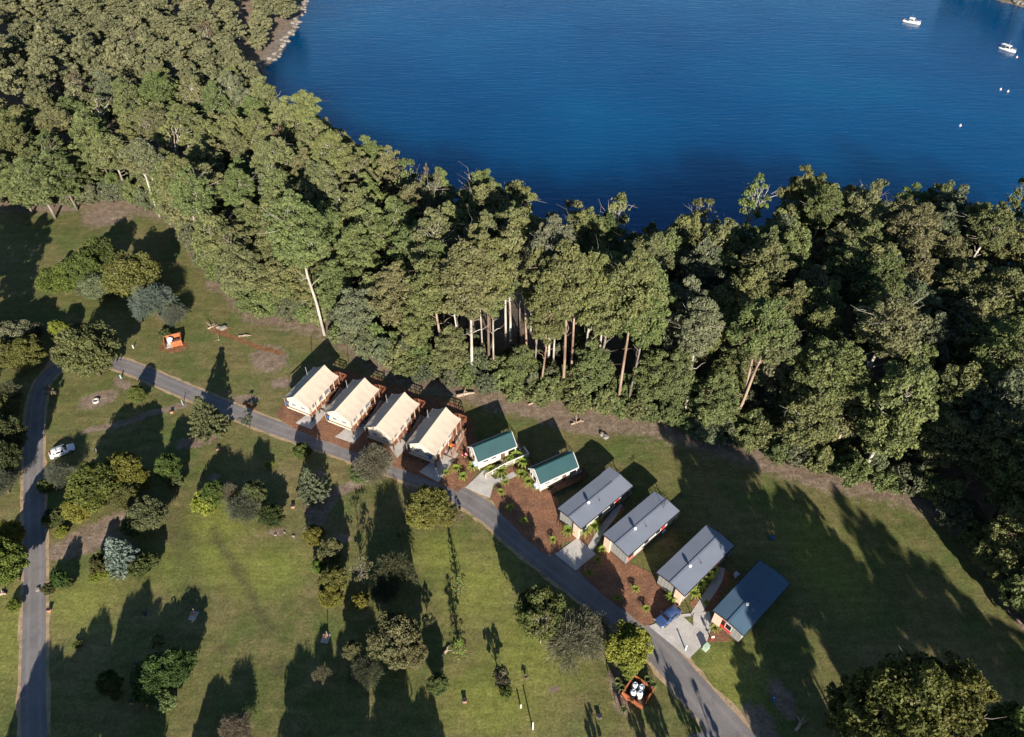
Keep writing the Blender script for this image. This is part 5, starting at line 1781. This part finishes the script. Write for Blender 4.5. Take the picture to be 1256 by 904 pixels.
# ------------------------------------------------------------------ posts, boxes and other small things
def post(px, py, h, label, cat='post', m='pole_white', w=.1, name='marker_post', cap=None, z=0.0, group=None):
    c = at(px, py)
    t = thing(name, label, cat, (c.x, c.y, z), 0, group)
    MB().box(-w / 2, w / 2, -w / 2, w / 2, -.2, h).build('post', M[m], t)
    MB().lathe([(w * .75, h), (w * .75, h + .06), (w * .3, h + .11)], 8).build('cap', M[cap or m], t)
    return t


post(840.5, 797, 1.15, 'white post standing on the concrete car bay', w=.16, z=.085)
post(849, 757, 1.0, 'thin dark post at the tip of the grass triangle', m='dark_metal', z=.085)
post(653.5, 894.5, 2.2, 'white post alone low on the near lawn', w=.14)
post(638.8, 868, .9, 'short white peg on the near lawn beside the tall white post', w=.16)
post(225, 497, 1.3, 'pale marker post at the end of the worn track', m='light_blue')
post(164, 427, .7, 'small white peg by the road behind the big olive tree', w=.16)
post(119, 599, .8, 'white peg under the far side of the olive yellow tree', w=.2)
post(118.5, 553, .7, 'white peg north of the olive yellow trees', w=.16)
post(149, 464, .8, 'light blue peg beside the big olive tree', m='light_blue', w=.2)
post(24, 447, .8, 'white peg outside the road bend', w=.16)


def power_box(px, py, label):
    c = at(px, py)
    t = thing('power_box', label, 'power box', (c.x, c.y, 0), R(-8), 'powered site boxes on the lawn')
    MB().box(-.55, .55, -.7, .7, -.05, .07).build('slab', M['concrete'], t)
    MB().box(-.28, .28, -.25, .2, .06, .75).build('cabinet', M['pale_wall'], t)
    MB().box(-.32, .32, -.29, .24, .752, .8).build('lid', M['terracotta'], t)
    MB().box(.25, .33, .22, .3, .06, 1.7).build('post', M['grey_timber'], t)


power_box(237.5, 755.5, 'small box on a pale slab in the middle of the lawn')
power_box(399.5, 783, 'small box on a pale slab at the edge of the big shade')


def fire_drum(px, py, label, c1='terracotta'):
    c = at(px, py)
    t = thing('fire_drum', label, 'fire drum', (c.x, c.y, 0), 0, 'small fire drums on the lawn')
    t.scale = (.78, .78, .72)
    MB().lathe([(.36, 0), (.38, .3), (.36, .62), (.4, .66), (.33, .66), (.31, .12), (.02, .12)], 12).build('drum', M[c1], t)
    MB().box(-.42, .42, -.3, .3, .665, .69).build('hot_plate', M['dark_metal'], t)
    MB().box(-.42, .42, -.4, .4, -.05, .03).build('base_slab', M['grey_timber'], t)


for px, py, lab in ((211, 506, 'fire drum by the worn track south of the road'), (268, 551.5, 'fire drum below the pale green pine'), (359.5, 622, 'fire drum south of the bluish pine'), (168, 815.5, 'fire drum behind the near wide bush'), (162, 861.5, 'fire drum beside the near wide bush'),
                    (61, 749, 'fire drum on the east road verge'), (178.5, 754, 'dark fire drum in the lawn near the long shadow'), (570, 860, 'fire drum on the near lawn by the large shade'), (735, 879, 'dark fire drum on the near lawn by the timber pen')):
    fire_drum(px, py, lab, 'dark_metal' if 'dark' in lab else 'terracotta')
c = at(118, 492.5)
t = thing('fire_ring', 'pale concrete fire ring on bare soil inside the road bend', 'fire ring', (c.x, c.y, 0))
MB().lathe([(.62, 0), (.62, .38), (.42, .38), (.42, .06), (.02, .06)], 16).build('ring', M['concrete'], t)
MB().lathe([(.4, .062), (.38, .09), (.02, .1)], 10).build('ash', M['black_rubber'], t)

# utility box, hydrant, bins and tank around the last cabin
c = at(865.5, 795.5)
t = thing('utility_box', 'pale green utility box on the grass by the car bay', 'utility box', (c.x, c.y, 0), R(40))
MB().box(-.5, .5, -.38, .38, -.05, .06).build('plinth', M['concrete'], t)
MB().box(-.42, .42, -.3, .3, .061, .85).build('cabinet', M['green_box'], t)
MB().box(-.46, .46, -.34, .34, .852, .91).build('lid', M['green_box'], t)
MB().box(-.02, .02, -.32, -.302, .1, .8).build('door_joint', M['dark_metal'], t)
c = at(872.5, 785.5)
t = thing('fire_hydrant', 'red and white standpipe at the corner of the small garden bed', 'hydrant', (c.x, c.y, 0))
MB().lathe([(.09, 0), (.09, 1.5), (.05, 1.6)], 8).build('pipe', M['red_paint'], t)
MB().box(-.2, .2, -.12, -.1, 1.0, 1.5).build('plate', M['white_plastic'], t)
MB().tube([(-.22, 0, .7), (.22, 0, .7)], .06, 6).build('outlet', M['red_paint'], t)
for px, py, lab, m in ((945.5, 663, 'blue lidded bin in the shade beyond the third grey cabin', 'blue_plastic'), (812, 654, 'pale bin beside the wall of the second grey cabin', 'light_blue'), (902, 708, 'pale bin behind the last grey cabin', 'light_blue'), (820.5, 727, 'dark green bin by the front wall of the third grey cabin', 'dark_metal')):
    c = at(px, py)
    t = thing('wheeled_bin', lab, 'bin', (c.x, c.y, .05), R(30), 'wheeled bins by the cabins')
    b = MB()
    b.v = [(-.22, -.24, .08), (.22, -.24, .08), (.22, .24, .08), (-.22, .24, .08), (-.29, -.32, .98), (.29, -.32, .98), (.29, .32, .98), (-.29, .32, .98)]
    b.f = [(3, 2, 1, 0), (0, 1, 5, 4), (1, 2, 6, 5), (2, 3, 7, 6), (3, 0, 4, 7), (4, 5, 6, 7)]
    b.build('tub', M[m], t)
    MB().box(-.31, .31, -.35, .34, .985, 1.04).build('lid', M[m], t)
    for s in (-1, 1): MB().tube([(s * .22, .26, .1), (s * .3, .26, .1)], .1, 8).build('wheel', M['black_rubber'], t)
for px, py, lab in ((948, 859, 'small blue drum on the shaded bare patch near the road'), (1148, 627, 'small pale blue drum under the trees at the wood edge')):
    c = at(px, py)
    t = thing('plastic_drum', lab, 'drum', (c.x, c.y, 0))
    MB().lathe([(.26, 0), (.29, .1), (.27, .4), (.29, .7), (.26, .8), (.05, .8)], 12).build('drum', M['blue_plastic'], t)
    MB().lathe([(.08, .8), (.08, .85), (.02, .86)], 8).build('bung', M['white_plastic'], t)

# wheel stops, timber screens, washing under a tent
for px, py, lab in ((396.5, 503.5, 'wheel stop on the first tent pad'), (445.5, 519.5, 'wheel stop on the second tent pad'), (496, 540, 'wheel stop on the third tent pad'), (549.5, 560, 'wheel stop on the fourth tent pad')):
    c = at(px, py)
    t = tag(MB().box(-.95, .95, -.09, .09, .0, .14).box(-.8, .8, -.06, .06, .141, .17).build('wheel_stop', M['dark_timber']), 'dark ' + lab, 'wheel stop', 'wheel stops on the tent pads')
    t.location = (c.x, c.y, .087)
    t.rotation_euler = (0, 0, R(-27))
for px, py, lab in ((402, 490, 'first'), (451, 509, 'second'), (502, 530, 'third'), (556.5, 551.5, 'fourth')):
    c = at(px, py)
    t = thing('timber_screen', f'rust red screen on yellow posts at the end of the {lab} tent pad', 'screen', (c.x, c.y, .05), R(-27), 'rust red screens by the tent pads')
    for k in range(4): MB().box(-.62, .62, -.03 + .002 * k, .03, .55 + k * .24, .55 + k * .24 + .22).build('plank', M['rust_panel'], t)
    for s in (-1, 1): MB().box(s * .5 - .07, s * .5 + .07, -.12, -.04, 0, .95).build('post', M['yellow'], t)
c = at(407.5, 519)
t = thing('hanging_cloth', 'pink and white cloth hung under the front of the second tent', 'cloth', (c.x, c.y, 0), R(64))
MB().tube([(0, -.9, 1.25), (0, 0, 1.18), (0, .9, 1.25)], .015, 4).build('line', M['trim_white'], t)
for y0, m in ((-.75, 'white_plastic'), (.05, 'pink_cloth')):
    cb = MB()
    for k in range(5):
        y = y0 + k * .14
        cb.box(-.02 + .02 * (k % 2), .0 + .02 * (k % 2), y, y + .138, .5, 1.21)
    cb.build('cloth', M[m], t)
c = at(572, 561.5)
t = thing('garden_flower', 'pink flowering plant at the west corner of the first teal roofed cabin', 'plant', (c.x, c.y, .03))
fr_ = np.random.default_rng(8)
Pq = fr_.normal(0, .22, (60, 3)) + [0, 0, .55]
link('leaves', np_mesh('leaves', *leaf_quads(Pq[:40] - [0, 0, .15], fr_.normal(size=(40, 3)), .3, fr_)[:2], M['leaf'], dict(tint=np.full(160, .5))), t).color = (.08, .12, .04, 1)
link('petals', np_mesh('petals', *leaf_quads(Pq[40:] + [0, 0, .12], fr_.normal(size=(20, 3)), .26, fr_)[:2], M['pink_cloth']), t)

# rocks and fallen timber
rock_r = np.random.default_rng(17)


def rock_mesh(seed):
    r = np.random.default_rng(seed)
    bm = bmesh.new()
    bmesh.ops.create_icosphere(bm, subdivisions=2, radius=1)
    for v in bm.verts: v.co *= r.uniform(.72, 1.18)
    for v in bm.verts: v.co.z *= .62
    me = bpy.data.meshes.new('rock')
    bm.to_mesh(me)
    bm.free()
    me.materials.append(M['rock'])
    return me


ROCKS = [rock_mesh(s) for s in range(6)]


def rock(x, y, s, label, group=None):
    o = link('rock', ROCKS[rock_r.integers(6)])
    o.location = (x, y, hz(x, y) + s * .15)
    o.scale = (s * rock_r.uniform(.8, 1.2), s * rock_r.uniform(.8, 1.2), s)
    o.rotation_euler = (0, 0, rock_r.uniform(0, 6))
    return tag(o, label, 'rock', group)


for px, py, s, lab in ((274, 403, .85, 'large pale boulder by the branch pile on the far lawn'), (268, 402, .6, 'smaller pale boulder leaning on the large one by the branch pile'), (738, 533, .6, 'pale rock at the wood edge behind the green cabins, western one'), (743, 536, .7, 'pale rock at the wood edge behind the green cabins, eastern one'), (349, 653, .25, 'white stone at the end of the lawn shrub row'), (360, 658, .3, 'pinkish stone beside the yellow bush'),
                       (338, 656, .28, 'brown stone at the end of the lawn shrub row'), (607, 505, .5, 'pale stone behind the first green cabin'), (47, 723 + 0, .4, 'white stone on the west road verge')):
    p = at(px, py)
    rock(p.x, p.y, s, lab)
# the rocky shore round the foot of the hillside
SH = [Vector((*p[:2], 0)) for p in SHORE[2:8]]
n = 0
for a, b in zip(SH[:-1], SH[1:]):
    d = (b - a)
    nn = Vector((d.y, -d.x, 0)).normalized()
    for k in range(int(d.length / 1.9)):
        q = a + d * rock_r.random() + nn * rock_r.uniform(-1.0, 3.2)
        rock(q.x, q.y, rock_r.uniform(.5, 1.35), 'pale rock on the shore below the hillside forest', 'rocks along the bay shore')
a, b = Vector((*at(1213, -4, -5)[:2], 0)), Vector((*at(1258, 10, -5)[:2], 0))
for k in range(24):
    q = a.lerp(b, rock_r.random()) + Vector((rock_r.uniform(0, 3), rock_r.uniform(0, 3), 0))
    rock(q.x, q.y, rock_r.uniform(.5, 1.2), 'pale rock at the foot of the headland across the bay', 'rocks at the headland foot')


def log(px0, py0, px1, py1, r0, label, m='dead_wood', z=.15, twigs=3):
    a, b = at(px0, py0), at(px1, py1)
    t = thing('fallen_log', label, 'log', (a.x, a.y, 0))
    d = b - a
    pts = [Vector((0, 0, z)), d * .35 + Vector((.15, .1, z)), d * .7 + Vector((-.1, .12, z * 1.1)), d + Vector((0, 0, z * .9))]
    MB().tube(pts, [r0, r0 * .9, r0 * .75, r0 * .5], 7).build('trunk', M[m], t, True)
    for k in range(twigs):
        p = pts[2 if k % 2 else 1]
        e = p + Vector((rock_r.normal(0, .9), rock_r.normal(0, .9), abs(rock_r.normal(.3, .3))))
        MB().tube([p, (p + e) / 2 + Vector((0, 0, .1)), e], [r0 * .4, r0 * .25, r0 * .08], 5).build('branch', M[m], t)


log(544, 803, 552, 792, .22, 'pale fallen log beside the bright star shaped sapling')
log(293, 413, 308, 412, .2, 'pale fallen log by the branch pile on the far lawn')
log(560, 487, 582, 483, .35, 'fallen trunk at the wood edge behind the fourth tent', 'dead_wood', .3)
log(255, 404, 266, 400, .16, 'grey branch pile beside the large pale boulder', 'dead_wood', .2, 14)
log(268, 478 - 60, 268.5, 478 - 61, .12, 'short grey stick lying on the far lawn', 'dead_wood', .1, 2)
log(700, 521, 716, 517, .2, 'grey fallen branch on the brown wood edge behind the second green cabin', 'dead_wood', .15, 6)
log(648, 497, 660, 493, .2, 'fallen branch on the brown wood edge behind the first green cabin', 'dead_wood', .15, 6)
log(-4 + 2, 730, 8, 729, .25, 'log on the west road verge by the picture edge', 'dead_wood', .15, 2)
log(975, 897, 985, 883, .2, 'pale broken stump and branches in the shaded bare patch', 'dead_wood', .3, 8)


# ------------------------------------------------------------------ fallen leaves and bark on the lawns
ROADS = [np.array([tuple(p[:2]) for p in smooth_line([at(x, y) for x, y in L])]) for L in (LEFT_ROAD, MAIN_ROAD)]
gr = np.random.default_rng(91)
GPX = np.column_stack([gr.uniform(-80, 78, 150000), gr.uniform(30, 175, 150000)])
qx, qy = project(np.column_stack([GPX, np.zeros(len(GPX))]))
okg = (GPX[:, 1] < front_y(GPX[:, 0]) + 2) & (qx > -20) & (qx < 1276) & (qy < 930)
GPX = GPX[okg]
dr = np.full(len(GPX), 1e9)
for Rl in ROADS:
    for i in range(0, len(Rl), 1): dr = np.minimum(dr, np.hypot(GPX[:, 0] - Rl[i, 0], GPX[:, 1] - Rl[i, 1]))
okg = dr > 2.7
for Sh in SHEETS: okg &= ~inside(GPX, Sh)
pat = np.sin(GPX[:, 0] * .23 + 2 * np.sin(GPX[:, 1] * .11)) + np.sin(GPX[:, 1] * .31 + 1.7 * np.sin(GPX[:, 0] * .17))
fy = GPX[:, 1] - front_y(GPX[:, 0])
near = np.clip((fy + 9) / 8, 0, 1)
for q in PLANTED: near = np.maximum(near, np.clip(1.25 - np.hypot(GPX[:, 0] - q[0], GPX[:, 1] - q[1]) / (q[2] * 1.15), 0, .55))
okg &= gr.random(len(GPX)) < np.clip(near * .85 + .05 * (pat > .7), 0, 1)
GPX = GPX[okg][:50000]
ng = len(GPX)
ag, wg = gr.uniform(0, 6.28, ng), gr.uniform(.05, .16, ng)
B0 = np.column_stack([GPX, gr.uniform(.015, .05, ng)])
ux = np.column_stack([np.cos(ag), np.sin(ag), gr.normal(0, .12, ng)]) * wg[:, None]
vx = np.column_stack([-np.sin(ag), np.cos(ag), gr.normal(0, .12, ng)]) * (wg * gr.uniform(.3, .8, ng))[:, None]
Vg = np.stack([B0 - ux, B0 - vx, B0 + ux, B0 + vx], 1).reshape(-1, 3)
litter = link('leaf_litter', np_mesh('leaf_litter', Vg, np.arange(4 * ng).reshape(ng, 4), M['leaf'], dict(tint=np.repeat(gr.random(ng), 4))))
litter.color = (.21, .155, .09, 1)
tag(litter, 'fallen leaves and bark strips under the trees and along the wood edge', 'leaf litter', kind='stuff')
